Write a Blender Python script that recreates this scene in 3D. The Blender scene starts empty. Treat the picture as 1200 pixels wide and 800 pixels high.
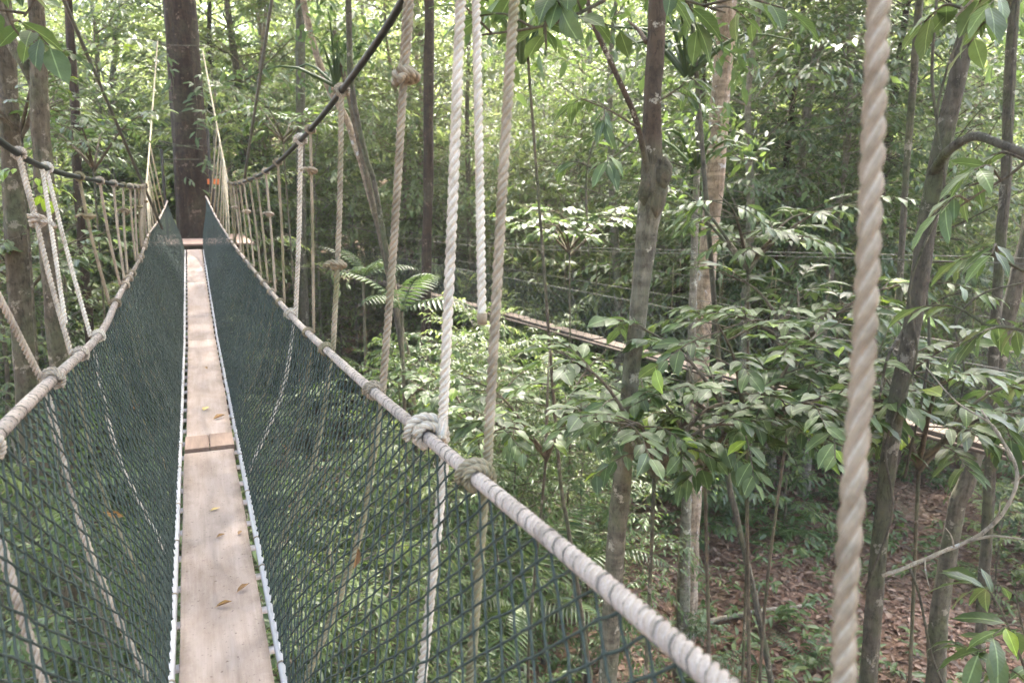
import bpy, math, random
import numpy as np
from mathutils import Vector

SC = bpy.context.scene
COL = SC.collection
R = math.radians

# ------------------------------------------------------------------ camera
EYE = np.array([0.0, 0.0, 7.1])
PITCH, YAW, FPX = R(10.33), R(21.7), 28 / 36 * 1200
cam_d = bpy.data.cameras.new("camera")
cam = bpy.data.objects.new("camera", cam_d)
COL.objects.link(cam)
cam.location = EYE
cam.rotation_euler = (R(90) - PITCH, 0, -YAW)
cam_d.lens, cam_d.sensor_width = 28, 36
cam_d.clip_start, cam_d.clip_end = 0.05, 2000
cam_d.dof.use_dof = True
cam_d.dof.focus_distance = 3.4
cam_d.dof.aperture_fstop = 5.0
SC.camera = cam

# ------------------------------------------------------------------ light
SUN_EL, SUN_AZ = R(62), R(35)          # azimuth measured from +Y towards +X
world = bpy.data.worlds.new("World")
SC.world = world
world.use_nodes = True
wn = world.node_tree.nodes
wl = world.node_tree.links
sky = wn.new('ShaderNodeTexSky')
sky.sky_type = 'NISHITA'
sky.sun_disc = False
sky.sun_elevation = SUN_EL
sky.sun_rotation = SUN_AZ
sky.air_density = 1.0
sky.dust_density = 6.0
sky.ozone_density = 1.0
wl.new(sky.outputs[0], wn['Background'].inputs[0])
wn['Background'].inputs[1].default_value = 0.15
sun_d = bpy.data.lights.new("sun", 'SUN')
sun_d.energy = 2.6
sun_d.angle = R(2)
sun_d.color = (1.0, 0.95, 0.86)
sun = bpy.data.objects.new("sun", sun_d)
COL.objects.link(sun)
sdir = Vector((math.cos(SUN_EL) * math.sin(SUN_AZ), math.cos(SUN_EL) * math.cos(SUN_AZ), math.sin(SUN_EL)))
sun.rotation_euler = sdir.to_track_quat('Z', 'Y').to_euler()
sun.location = (0, 0, 60)
SC.view_settings.view_transform = 'Standard'
SC.view_settings.look = 'None'
SC.view_settings.exposure = 3.55
SC.view_settings.use_white_balance = True
SC.view_settings.white_balance_temperature = 6550
SC.view_settings.white_balance_tint = 10
SC.view_settings.gamma = 1.0
SC.cycles.max_bounces = 7
SC.cycles.diffuse_bounces = 4
SC.cycles.glossy_bounces = 2
SC.cycles.transmission_bounces = 4
SC.cycles.volume_bounces = 0
SC.cycles.sample_clamp_indirect = 8
SC.cycles.use_denoising = True

HAZE = 0.0009
rng = np.random.default_rng(11)
random.seed(11)

# ------------------------------------------------------------------ picking points in space
_F = np.array([math.sin(YAW), math.cos(YAW), 0.0])
_Rt = np.array([math.cos(YAW), -math.sin(YAW), 0.0])
_U = np.array([0, 0, 1.0])


def ray(px, py):
    cx, cy = (px - 600) / FPX, (400 - py) / FPX
    f = math.cos(PITCH) + cy * math.sin(PITCH)
    u = -math.sin(PITCH) + cy * math.cos(PITCH)
    return _F * f + _Rt * cx + _U * u


def at_dist(px, py, h):                      # point at horizontal distance h
    r = ray(px, py)
    return EYE + r * (h / math.hypot(r[0], r[1]))


def at_x(px, py, x):
    r = ray(px, py)
    return EYE + r * (x / r[0])


def at_y(px, py, y):
    r = ray(px, py)
    return EYE + r * (y / r[1])


def ground(x, y):
    x, y = np.asarray(x, float), np.asarray(y, float)
    s = x * 0.45 + y * 0.89
    t = np.clip(s - 21, 0, 95)
    g = 0.26 * t * t / (t + 10)
    g = g + np.clip(-x - 9, 0, 50) * 0.10
    g = g + 0.30 * np.sin(x * 0.31 + 1.3) * np.sin(y * 0.27 + 0.4) + 0.16 * np.sin(x * 0.83 + y * 0.6) + 0.07 * np.sin(x * 2.1 - y * 1.7)
    return g


def gz(x, y):
    return float(ground(x, y))


def at_ground(px, py):
    r = ray(px, py)
    t = 3.0
    while t < 150:
        p = EYE + r * t
        if p[2] <= gz(p[0], p[1]):
            return p
        t += 0.05
    return EYE + r * 60


# ------------------------------------------------------------------ objects
def base_empty(name, loc, label=None, cat=None, group=None, rz=0.0, scale=1.0, kind=None):
    o = bpy.data.objects.new(name, None)
    o.empty_display_size = 0.2
    COL.objects.link(o)
    o.location = loc
    o.rotation_euler = (0, 0, rz)
    o.scale = (scale,) * 3 if np.isscalar(scale) else scale
    tag(o, label, cat, group, kind)
    return o


def tag(o, label=None, cat=None, group=None, kind=None):
    if label: o['label'] = label
    if cat: o['category'] = cat
    if group: o['group'] = group
    if kind: o['kind'] = kind
    return o


def link(name, me, parent=None, loc=None, label=None):
    o = bpy.data.objects.new(name, me)
    COL.objects.link(o)
    if parent is not None: o.parent = parent
    if loc is not None: o.location = loc
    if label: o['label'] = label
    return o


class MB:
    """collects vertices and faces of one mesh"""
    def __init__(self):
        self.v, self.f4, self.f3, self.n = [], [], [], 0

    def add(self, v, quads=None, tris=None):
        v = np.asarray(v, float).reshape(-1, 3)
        if quads is not None and len(quads): self.f4.append(np.asarray(quads, int) + self.n)
        if tris is not None and len(tris): self.f3.append(np.asarray(tris, int) + self.n)
        self.v.append(v)
        self.n += len(v)

    def mesh(self, name, mat, off=None, smooth=True):
        v = np.concatenate(self.v)
        if off is not None: v = v - np.asarray(off)
        q = np.concatenate(self.f4) if self.f4 else np.zeros((0, 4), int)
        t = np.concatenate(self.f3) if self.f3 else np.zeros((0, 3), int)
        me = bpy.data.meshes.new(name)
        me.vertices.add(len(v))
        me.vertices.foreach_set('co', v.astype(np.float32).ravel())
        idx = np.concatenate([q.ravel(), t.ravel()]).astype(np.int32)
        tot = np.concatenate([np.full(len(q), 4), np.full(len(t), 3)]).astype(np.int32)
        st = np.concatenate([[0], np.cumsum(tot)[:-1]]).astype(np.int32)
        me.loops.add(len(idx))
        me.loops.foreach_set('vertex_index', idx)
        me.polygons.add(len(tot))
        me.polygons.foreach_set('loop_start', st)
        me.polygons.foreach_set('loop_total', tot)
        me.polygons.foreach_set('use_smooth', np.full(len(tot), smooth))
        me.update(calc_edges=True)
        me.validate()
        me.materials.append(mat)
        return me


def norm(a):
    a = np.asarray(a, float)
    return a / np.maximum(np.linalg.norm(a, axis=-1, keepdims=True), 1e-9)


def curve(pts, n):
    """Catmull-Rom through pts (k,d) sampled at n points"""
    p = np.asarray(pts, float)
    k = len(p)
    if k == 2:
        t = np.linspace(0, 1, n)[:, None]
        return p[0] * (1 - t) + p[1] * t
    e = np.concatenate([[2 * p[0] - p[1]], p, [2 * p[-1] - p[-2]]])
    d = np.maximum(np.linalg.norm(np.diff(p, axis=0), axis=1), 1e-6)
    cum = np.concatenate([[0], np.cumsum(d)]) / d.sum()
    s = np.linspace(0, 1, n)
    i = np.clip(np.searchsorted(cum, s, side='right') - 1, 0, k - 2)
    t = ((s - cum[i]) / (cum[i + 1] - cum[i]))[:, None]
    a, b, c, dd = e[i], e[i + 1], e[i + 2], e[i + 3]
    return 0.5 * (2 * b + (c - a) * t + (2 * a - 5 * b + 4 * c - dd) * t ** 2 + (3 * b - a - 3 * c + dd) * t ** 3)


def frames(p):
    t = norm(np.gradient(p, axis=0))
    ref = np.array([0.0, 0, 1]) if abs(t[len(t) // 2][2]) < 0.8 else np.array([1.0, 0.15, 0])
    a = norm(np.cross(t, ref))
    b = np.cross(a, t)
    return t, a, b


def tube(mb, pts, rad, nsec=8, wob=0.0, cap=True, relief=0.0):
    p = np.asarray(pts, float)
    n = len(p)
    t, a, b = frames(p)
    r = np.broadcast_to(np.asarray(rad, float), (n,))
    th = np.arange(nsec) * 2 * math.pi / nsec
    rr = np.repeat(r[:, None], nsec, 1)
    if wob: rr = rr * (1 + wob * rng.normal(size=rr.shape))
    if relief:
        s = np.concatenate([[0], np.cumsum(np.linalg.norm(np.diff(p, axis=0), axis=1))])[:, None] / np.mean(r)
        f = np.zeros_like(rr)
        for _ in range(14):
            k, w, ph = rng.integers(1, 6), rng.normal() * .55, rng.uniform(0, 6.28)
            f += np.sin(k * th[None] + w * s + ph) / (1 + .35 * k)
        for _ in range(8):
            k, w, ph = rng.integers(6, 11), rng.normal() * .25, rng.uniform(0, 6.28)
            f += .35 * np.sin(k * th[None] + w * s + ph)
        rr = rr * (1 + relief * f / 2.2)
    v = p[:, None] + rr[..., None] * (np.cos(th)[None, :, None] * a[:, None] + np.sin(th)[None, :, None] * b[:, None])
    i = np.arange(n - 1)[:, None] * nsec
    j = np.arange(nsec)[None]
    j2 = (j + 1) % nsec
    q = np.stack([i + j, i + j2, i + nsec + j2, i + nsec + j], -1).reshape(-1, 4)
    v = v.reshape(-1, 3)
    tris = []
    if cap:
        v = np.concatenate([v, [p[0], p[-1]]])
        c0, c1 = n * nsec, n * nsec + 1
        for k in range(nsec):
            tris.append((c0, (k + 1) % nsec, k))
            tris.append((c1, (n - 1) * nsec + k, (n - 1) * nsec + (k + 1) % nsec))
    mb.add(v, q, tris)


def rope(mb, pts, R0, near=True, pitch=2.7, hand=-1, depth=1.0):
    """three-strand laid rope swept along a path"""
    path = np.asarray(pts, float)
    L = np.linalg.norm(np.diff(path, axis=0), axis=1).sum()
    P = pitch * 2 * R0
    nsec = 42 if near else 9
    n = max(3, int(L / P * (14 if near else 8)))
    p = curve(path, n)
    t, a, b = frames(p)
    th = np.arange(nsec) * 2 * math.pi / nsec
    ph = (th + math.pi / 3) % (2 * math.pi / 3) - math.pi / 3
    aa, bb = (0.52, 0.50) if depth >= 1 else (0.47, 0.55)
    prof = (aa * np.cos(ph) + np.sqrt(np.maximum(bb * bb - (aa * np.sin(ph)) ** 2, 0))) * R0
    s = np.linspace(0, L, n)
    ph0 = rng.uniform(0, 6.28, 4)
    jit = .25 * np.sin(s / R0 * .11 + ph0[0]) + .18 * np.sin(s / R0 * .29 + ph0[1])
    swell = 1 + .012 * np.sin(s / R0 * .17 + ph0[2]) + .010 * np.sin(s / R0 * .43 + ph0[3])
    ang = th[None] + hand * 2 * math.pi * s[:, None] / P + jit[:, None]
    prof = np.repeat(prof[None], n, 0) * swell[:, None]
    if near:
        prof *= 1 + (.03 if depth >= 1 else .008) * np.cos(21 * th[None] + 26 * hand * s[:, None] / P) + .008 * rng.normal(size=prof.shape)
    v = p[:, None] + prof[..., None] * (np.cos(ang)[..., None] * a[:, None] + np.sin(ang)[..., None] * b[:, None])
    i = np.arange(n - 1)[:, None] * nsec
    j = np.arange(nsec)[None]
    j2 = (j + 1) % nsec
    q = np.stack([i + j, i + j2, i + nsec + j2, i + nsec + j], -1).reshape(-1, 4)
    v = np.concatenate([v.reshape(-1, 3), [p[0], p[-1]]])
    tris = []
    for k in range(nsec):
        tris.append((n * nsec, (k + 1) % nsec, k))
        tris.append((n * nsec + 1, (n - 1) * nsec + k, (n - 1) * nsec + (k + 1) % nsec))
    mb.add(v, q, tris)


def box(mb, c, sx, sy, sz, ax=None, bev=0.0):
    """box centred at c; ax = 3x3 rows of axes; bev = bevel"""
    c = np.asarray(c, float)
    ax = np.eye(3) if ax is None else np.asarray(ax, float)
    h = np.array([sx, sy, sz]) / 2
    if bev <= 0:
        s = np.array([[x, y, z] for x in (-1, 1) for y in (-1, 1) for z in (-1, 1)]) * h
        mb.add(c + s @ ax, [(0, 1, 3, 2), (4, 6, 7, 5), (0, 4, 5, 1), (2, 3, 7, 6), (0, 2, 6, 4), (1, 5, 7, 3)])
        return
    b = bev
    v, q, tr = [], [], []
    def octo(z, ins):
        x, y = h[0] - ins, h[1] - ins
        return [(-x + b, -y, z), (x - b, -y, z), (x, -y + b, z), (x, y - b, z), (x - b, y, z), (-x + b, y, z), (-x, y - b, z), (-x, -y + b, z)]
    for z, ins in ((-h[2], b), (-h[2] + b, 0), (h[2] - b, 0), (h[2], b)):
        v += octo(z, ins)
    for k in range(3):
        for j in range(8):
            q.append((k * 8 + j, k * 8 + (j + 1) % 8, k * 8 + 8 + (j + 1) % 8, k * 8 + 8 + j))
    q += [(0, 7, 6, 1)[::-1], (1, 6, 5, 2)[::-1], (2, 5, 4, 3)[::-1]]
    q = q[:-3] + [(7, 6, 1, 0), (6, 5, 2, 1), (5, 4, 3, 2)]
    q += [(24, 25, 30, 31), (25, 26, 29, 30), (26, 27, 28, 29)]
    mb.add(c + np.array(v) @ ax, q)


# ------------------------------------------------------------------ materials
def new_mat(name):
    m = bpy.data.materials.new(name)
    m.use_nodes = True
    nt = m.node_tree
    return m, nt, nt.nodes['Principled BSDF']


def ramp(nt, cols, fac):
    r = nt.nodes.new('ShaderNodeValToRGB')
    el = r.color_ramp.elements
    while len(el) < len(cols): el.new(0.5)
    for e, (p, c) in zip(el, cols):
        e.position = p
        e.color = (*c, 1)
    nt.links.new(fac, r.inputs[0])
    return r.outputs[0]


def noise(nt, scale, detail=4, rough=0.6, stretch=None, coord='Object', dist=0.0):
    tc = nt.nodes.new('ShaderNodeTexCoord')
    mp = nt.nodes.new('ShaderNodeMapping')
    if stretch: mp.inputs['Scale'].default_value = stretch
    n = nt.nodes.new('ShaderNodeTexNoise')
    n.inputs['Scale'].default_value = scale
    n.inputs['Detail'].default_value = detail
    n.inputs['Roughness'].default_value = rough
    n.inputs['Distortion'].default_value = dist
    nt.links.new(tc.outputs[coord], mp.inputs[0])
    nt.links.new(mp.outputs[0], n.inputs['Vector'])
    return n.outputs['Fac']


def bump(nt, bs, h, strength=0.5, dist=0.01):
    b = nt.nodes.new('ShaderNodeBump')
    b.inputs['Strength'].default_value = strength
    b.inputs['Distance'].default_value = dist
    nt.links.new(h, b.inputs['Height'])
    nt.links.new(b.outputs[0], bs.inputs['Normal'])


def mix_col(nt, a, b, fac, mode='MIX'):
    m = nt.nodes.new('ShaderNodeMix')
    m.data_type = 'RGBA'
    m.blend_type = mode
    for sock, val in ((0, fac), (6, a), (7, b)):
        if hasattr(val, 'links'): nt.links.new(val, m.inputs[sock])
        elif isinstance(val, tuple): m.inputs[sock].default_value = (*val, 1)
        else: m.inputs[sock].default_value = val
    return m.outputs[2]


def rope_mat(name, c0, c1, c2, moss=0.0, groove=(0.62, 0.55, 0.46)):
    m, nt, b = new_mat(name)
    n = noise(nt, 9, 6, 0.75)
    col = ramp(nt, [(0.36, tuple(c * .8 for c in c0)), (0.5, c1), (0.66, c2)], n)
    fine = noise(nt, 420, 3, 0.7)
    dk = ramp(nt, [(0.3, (0.72, 0.70, 0.66)), (0.6, (1, 1, 1))], fine)
    col = mix_col(nt, col, dk, 1.0, 'MULTIPLY')
    if moss:
        big = ramp(nt, [(0.5, (0, 0, 0)), (0.68, (1, 1, 1))], noise(nt, 2.3, 3))
        col = mix_col(nt, col, (0.20, 0.21, 0.10), big)
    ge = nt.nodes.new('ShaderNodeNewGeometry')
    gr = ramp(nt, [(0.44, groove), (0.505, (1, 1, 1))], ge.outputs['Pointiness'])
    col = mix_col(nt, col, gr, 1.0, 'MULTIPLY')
    nt.links.new(col, b.inputs['Base Color'])
    b.inputs['Roughness'].default_value = 0.85
    bump(nt, b, fine, 0.5, 0.002)
    return m


M = {}
M['rope_white'] = rope_mat('white rope', (0.62, 0.59, 0.53), (0.72, 0.70, 0.66), (0.80, 0.79, 0.76))
M['rope_tan'] = rope_mat('tan rope', (0.27, 0.24, 0.185), (0.38, 0.345, 0.28), (0.48, 0.44, 0.37), 0.3)
M['rope_grey'] = rope_mat('grey rope', (0.42, 0.38, 0.33), (0.52, 0.48, 0.43), (0.62, 0.58, 0.53))
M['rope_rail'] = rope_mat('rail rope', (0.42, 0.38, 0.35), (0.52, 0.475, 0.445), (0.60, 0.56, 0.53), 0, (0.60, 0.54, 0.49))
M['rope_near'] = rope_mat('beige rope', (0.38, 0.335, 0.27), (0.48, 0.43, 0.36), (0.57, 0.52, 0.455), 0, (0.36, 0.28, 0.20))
M['rope_green'] = rope_mat('mossy rope', (0.20, 0.20, 0.12), (0.28, 0.275, 0.18), (0.38, 0.36, 0.26))
M['rope_cream'] = rope_mat('cream rope', (0.58, 0.54, 0.42), (0.68, 0.64, 0.53), (0.74, 0.71, 0.62))


def flat_mat(name, c0, c1, scale=8, rough=0.6, stretch=None, bs=0.3, bd=0.004, metal=0.0, detail=5):
    m, nt, b = new_mat(name)
    n = noise(nt, scale, detail, 0.65, stretch)
    nt.links.new(ramp(nt, [(0.3, c0), (0.7, c1)], n), b.inputs['Base Color'])
    b.inputs['Roughness'].default_value = rough
    b.inputs['Specular IOR Level'].default_value = 0.25 if ('rubber' in name or 'twine' in name) else 0.5
    b.inputs['Metallic'].default_value = metal
    bump(nt, b, n, bs, bd)
    return m


M['rubber'] = flat_mat('black rubber', (0.010, 0.011, 0.010), (0.03, 0.032, 0.03), 30, 0.5)
M['twine'] = flat_mat('dark green twine', (0.028, 0.040, 0.034), (0.060, 0.077, 0.066), 60, 0.85)
M['cable_steel'] = flat_mat('weathered steel cable', (0.07, 0.067, 0.055), (0.13, 0.125, 0.105), 30, 0.6)
M['alu'] = flat_mat('weathered aluminium', (0.36, 0.35, 0.36), (0.48, 0.47, 0.48), 6, 0.45, (1, .1, 1), 0.15, 0.001, 0.1)


def plank_mat():
    m, nt, b = new_mat('weathered plank')
    g = noise(nt, 3.0, 6, 0.7, (16, 0.7, 8), dist=0.4)
    col = ramp(nt, [(0.25, (0.265, 0.207, 0.178)), (0.5, (0.315, 0.252, 0.220)), (0.75, (0.36, 0.295, 0.262))], g)
    st = noise(nt, 2.2, 5, 0.7, (2.2, 0.8, 1))
    col = mix_col(nt, col, ramp(nt, [(0.34, (0.72, 0.68, 0.64)), (0.56, (1, 1, 1))], st), 1.0, 'MULTIPLY')
    sp = noise(nt, 55, 2, 0.6)
    col = mix_col(nt, col, ramp(nt, [(0.25, (0.45, 0.40, 0.36)), (0.36, (1, 1, 1))], sp), 1.0, 'MULTIPLY')
    tc = nt.nodes.new('ShaderNodeTexCoord')
    sx = nt.nodes.new('ShaderNodeSeparateXYZ')
    nt.links.new(tc.outputs['Object'], sx.inputs[0])
    ab = nt.nodes.new('ShaderNodeMath')
    ab.operation = 'ABSOLUTE'
    nt.links.new(sx.outputs[0], ab.inputs[0])
    ed = nt.nodes.new('ShaderNodeMath')
    ed.operation = 'MULTIPLY_ADD'
    nt.links.new(noise(nt, 6, 6, .75), ed.inputs[0])
    ed.inputs[1].default_value = .13
    nt.links.new(ab.outputs[0], ed.inputs[2])
    col = mix_col(nt, col, ramp(nt, [(0.165, (1, 1, 1)), (0.205, (.66, .63, .58))], ed.outputs[0]), 1.0, 'MULTIPLY')
    ob = nt.nodes.new('ShaderNodeObjectInfo')
    col = mix_col(nt, col, ramp(nt, [(0, (0.90, 0.89, 0.88)), (1, (1.06, 1.05, 1.04))], ob.outputs['Random']), 1.0, 'MULTIPLY')
    nt.links.new(col, b.inputs['Base Color'])
    b.inputs['Roughness'].default_value = 0.75
    bump(nt, b, g, 0.35, 0.003)
    return m


M['plank'] = plank_mat()
M['block'] = flat_mat('brown timber', (0.15, 0.095, 0.07), (0.24, 0.165, 0.125), 4, 0.75, (8, 1, 6))
M['deck'] = flat_mat('deck timber', (0.19, 0.12, 0.09), (0.29, 0.20, 0.16), 4, 0.8, (1, 8, 6))
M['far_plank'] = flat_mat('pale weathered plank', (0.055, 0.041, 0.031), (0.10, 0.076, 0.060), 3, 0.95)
M['orange'] = flat_mat('orange paint', (0.65, 0.16, 0.04), (0.72, 0.20, 0.05), 6, 0.5)
M['void'] = flat_mat('dark timber', (0.03, 0.025, 0.02), (0.06, 0.05, 0.04), 5, 0.9)


def bark(name, c0, c1, c2, moss=None, ring=False, above=None):
    m, nt, b = new_mat(name)
    n = noise(nt, 5, 6, 0.7, (3, 3, 0.45), dist=0.6)
    col = ramp(nt, [(0.25, c0), (0.5, c1), (0.78, c2)], n)
    if ring:
        r = noise(nt, 3.5, 3, 0.6, (0.25, 0.25, 3.2))
        col = mix_col(nt, col, ramp(nt, [(0.38, (0.55, 0.54, 0.52)), (0.55, (1, 1, 1))], r), 0.8, 'MULTIPLY')
    pt = noise(nt, 1.7, 5, 0.65)
    if moss:
        col = mix_col(nt, col, moss, ramp(nt, [(0.47, (0, 0, 0)), (0.64, (1, 1, 1))], pt))
    if above:
        tc = nt.nodes.new('ShaderNodeTexCoord')
        sx = nt.nodes.new('ShaderNodeSeparateXYZ')
        nt.links.new(tc.outputs['Object'], sx.inputs[0])
        ad = nt.nodes.new('ShaderNodeMath')
        ad.operation = 'MULTIPLY_ADD'
        nt.links.new(noise(nt, 4, 4, .6), ad.inputs[0])
        ad.inputs[1].default_value = .7
        nt.links.new(sx.outputs[2], ad.inputs[2])
        mr = nt.nodes.new('ShaderNodeMapRange')
        nt.links.new(ad.outputs[0], mr.inputs[0])
        mr.inputs[1].default_value, mr.inputs[2].default_value = above[0] + .15, above[0] + .75
        br = mix_col(nt, above[1], tuple(c * 1.9 for c in above[1]), noise(nt, 7, 5, .7, (3, 3, .4)))
        col = mix_col(nt, col, br, mr.outputs[0])
    sp = noise(nt, 14, 4, 0.6)
    col = mix_col(nt, col, ramp(nt, [(0.32, (0.45, 0.42, 0.4)), (0.5, (1, 1, 1)), (0.72, (1.25, 1.25, 1.2))], sp), 0.8, 'MULTIPLY')
    cr = noise(nt, 11, 8, 0.78, (2.6, 2.6, .9), dist=1.2)
    col = mix_col(nt, col, ramp(nt, [(0.40, (.42, .40, .38)), (0.47, (1, 1, 1))], cr), .75, 'MULTIPLY')
    li = ramp(nt, [(0.60, (0, 0, 0)), (0.635, (.75, .75, .75))], noise(nt, 6.5, 6, .7))
    col = mix_col(nt, col, tuple(min(.5, c * 1.5 + .05) for c in c2), li)
    nt.links.new(col, b.inputs['Base Color'])
    b.inputs['Roughness'].default_value = 0.9
    ad2 = nt.nodes.new('ShaderNodeMath')
    ad2.operation = 'ADD'
    nt.links.new(n, ad2.inputs[0])
    nt.links.new(cr, ad2.inputs[1])
    bump(nt, b, ad2.outputs[0], 0.9, 0.03)
    return m


M['bark_grey'] = bark('grey banded bark', (0.12, 0.105, 0.08), (0.22, 0.195, 0.155), (0.33, 0.29, 0.235), (0.14, 0.15, 0.09), True)
M['bark_brown'] = bark('brown bark', (0.060, 0.046, 0.028), (0.12, 0.094, 0.062), (0.19, 0.155, 0.11), (0.10, 0.105, 0.055))
M['bark_red'] = bark('red brown bark', (0.016, 0.009, 0.005), (0.036, 0.020, 0.010), (0.085, 0.052, 0.030), (0.055, 0.046, 0.026))
M['bark_burl'] = bark('grey bark turning brown above', (0.10, 0.09, 0.06), (0.18, 0.16, 0.115), (0.28, 0.25, 0.19), (0.13, 0.135, 0.075), True, (7.05, (0.060, 0.042, 0.027)))
M['bark_dark'] = bark('dark mossy bark', (0.05, 0.043, 0.03), (0.095, 0.082, 0.06), (0.16, 0.14, 0.105), (0.085, 0.095, 0.045))
M['bark_pale'] = bark('pale flaking bark', (0.24, 0.17, 0.115), (0.36, 0.28, 0.20), (0.46, 0.38, 0.30), (0.19, 0.14, 0.09), True)
M['dead'] = bark('bleached dead wood', (0.16, 0.125, 0.08), (0.32, 0.275, 0.21), (0.48, 0.44, 0.38))


def leaf_mat(name, cols, trans, tmix=0.38, rough=0.42, per='island'):
    m, nt, b = new_mat(name)
    ob = nt.nodes.new('ShaderNodeObjectInfo')
    ge = nt.nodes.new('ShaderNodeNewGeometry')
    if per == 'island':
        fac = ge.outputs['Random Per Island']
    else:
        fac = ob.outputs['Random']
    n = len(cols)
    col = ramp(nt, [(i / max(n - 1, 1), c) for i, c in enumerate(cols)], fac)
    if per == 'object':
        tc = nt.nodes.new('ShaderNodeTexCoord')
        sx = nt.nodes.new('ShaderNodeSeparateXYZ')
        nt.links.new(tc.outputs['Object'], sx.inputs[0])
        ab = nt.nodes.new('ShaderNodeMath')
        ab.operation = 'ABSOLUTE'
        nt.links.new(sx.outputs[1], ab.inputs[0])
        rib = ramp(nt, [(0.004, (1, 1, 1)), (0.018, (0, 0, 0))], ab.outputs[0])
        m1 = nt.nodes.new('ShaderNodeMath')
        m1.operation = 'MULTIPLY_ADD'
        nt.links.new(ab.outputs[0], m1.inputs[0])
        m1.inputs[1].default_value = -1.1
        nt.links.new(sx.outputs[0], m1.inputs[2])
        sn = nt.nodes.new('ShaderNodeMath')
        sn.operation = 'SINE'
        m2 = nt.nodes.new('ShaderNodeMath')
        m2.operation = 'MULTIPLY'
        nt.links.new(m1.outputs[0], m2.inputs[0])
        m2.inputs[1].default_value = 62
        nt.links.new(m2.outputs[0], sn.inputs[0])
        col = mix_col(nt, col, tuple(min(1, c * 2.2 + .03) for c in cols[-1]), rib)
        blot = ramp(nt, [(0.35, (.72, .74, .66)), (0.6, (1, 1, 1)), (.8, (1.15, 1.12, .95))], noise(nt, 3.5, 4, .6))
        col = mix_col(nt, col, blot, 1.0, 'MULTIPLY')
        bump(nt, b, sn.outputs[0], .10, .005)
    hsv = nt.nodes.new('ShaderNodeHueSaturation')
    mr = nt.nodes.new('ShaderNodeMapRange')
    nt.links.new(ob.outputs['Random'], mr.inputs[0])
    mr.inputs[3].default_value, mr.inputs[4].default_value = 0.80, 1.22
    nt.links.new(mr.outputs[0], hsv.inputs['Value'])
    nt.links.new(col, hsv.inputs['Color'])
    col = hsv.outputs[0]
    nt.links.new(col, b.inputs['Base Color'])
    b.inputs['Roughness'].default_value = rough
    b.inputs['Specular IOR Level'].default_value = 0.5
    tr = nt.nodes.new('ShaderNodeBsdfTranslucent')
    tcol = mix_col(nt, col, trans, 0.6)
    nt.links.new(tcol, tr.inputs['Color'])
    mx = nt.nodes.new('ShaderNodeMixShader')
    mx.inputs[0].default_value = tmix
    out = nt.nodes['Material Output']
    nt.links.new(b.outputs[0], mx.inputs[1])
    nt.links.new(tr.outputs[0], mx.inputs[2])
    nt.links.new(mx.outputs[0], out.inputs['Surface'])
    return m


M['leaf_mid'] = leaf_mat('leaf mid green', [(0.035, 0.065, 0.024), (0.055, 0.095, 0.035), (0.075, 0.12, 0.045), (0.10, 0.135, 0.04)], (0.20, 0.30, 0.06))
M['leaf_dark'] = leaf_mat('leaf dark green', [(0.038, 0.066, 0.028), (0.052, 0.086, 0.035), (0.07, 0.108, 0.042)], (0.16, 0.25, 0.06), 0.34, 0.45)
M['leaf_bright'] = leaf_mat('leaf bright green', [(0.07, 0.11, 0.045), (0.095, 0.145, 0.06), (0.125, 0.17, 0.068), (0.165, 0.195, 0.07)], (0.34, 0.42, 0.11), 0.5)
M['leaf_glossy'] = leaf_mat('glossy broad leaf', [(0.046, 0.078, 0.032), (0.060, 0.096, 0.038), (0.074, 0.114, 0.042), (0.09, 0.132, 0.045)], (0.19, 0.28, 0.07), 0.32, 0.45, 'object')
M['leaf_fern'] = leaf_mat('fern frond', [(0.045, 0.085, 0.035), (0.06, 0.105, 0.04), (0.075, 0.125, 0.045)], (0.15, 0.25, 0.06), 0.36, 0.55)
M['leaf_yellow'] = leaf_mat('fresh yellow green leaf', [(0.16, 0.26, 0.03), (0.20, 0.30, 0.04)], (0.42, 0.55, 0.06), 0.45, 0.4, 'object')
M['litter'] = leaf_mat('dry leaf litter', [(0.075, 0.044, 0.030), (0.14, 0.078, 0.050), (0.20, 0.12, 0.080), (0.11, 0.083, 0.065), (0.29, 0.20, 0.145), (0.16, 0.083, 0.053), (0.06, 0.042, 0.032)], (0.25, 0.12, 0.05), 0.1, 0.7)
M['dry_leaf'] = leaf_mat('dry brown leaf', [(0.16, 0.08, 0.03), (0.26, 0.14, 0.04)], (0.3, 0.16, 0.05), 0.1, 0.6, 'object')
M['dry_yellow'] = leaf_mat('dry yellow leaf', [(0.52, 0.36, 0.12), (0.55, 0.40, 0.16)], (0.5, 0.3, 0.1), 0.1, 0.6, 'object')


def ground_mat():
    m, nt, b = new_mat('forest floor')
    n = noise(nt, 0.9, 8, 0.7)
    col = ramp(nt, [(0.3, (0.075, 0.048, 0.034)), (0.5, (0.155, 0.092, 0.062)), (0.7, (0.22, 0.145, 0.10))], n)
    n2 = noise(nt, 9, 6, 0.75)
    col = mix_col(nt, col, ramp(nt, [(0.3, (0.4, 0.38, 0.35)), (0.6, (1.1, 1.05, 1))], n2), 1.0, 'MULTIPLY')
    g = noise(nt, 0.25, 5, 0.6)
    col = mix_col(nt, col, (0.05, 0.07, 0.03), ramp(nt, [(0.5, (0, 0, 0)), (0.7, (0.8, 0.8, 0.8))], g))
    nt.links.new(col, b.inputs['Base Color'])
    b.inputs['Roughness'].default_value = 0.95
    bump(nt, b, n2, 0.9, 0.08)
    return m


M['ground'] = ground_mat()
M['sand'] = flat_mat('pale sandy track', (0.34, 0.28, 0.23), (0.50, 0.43, 0.37), 1.5, 0.95, None, 0.4, 0.02)

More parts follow.
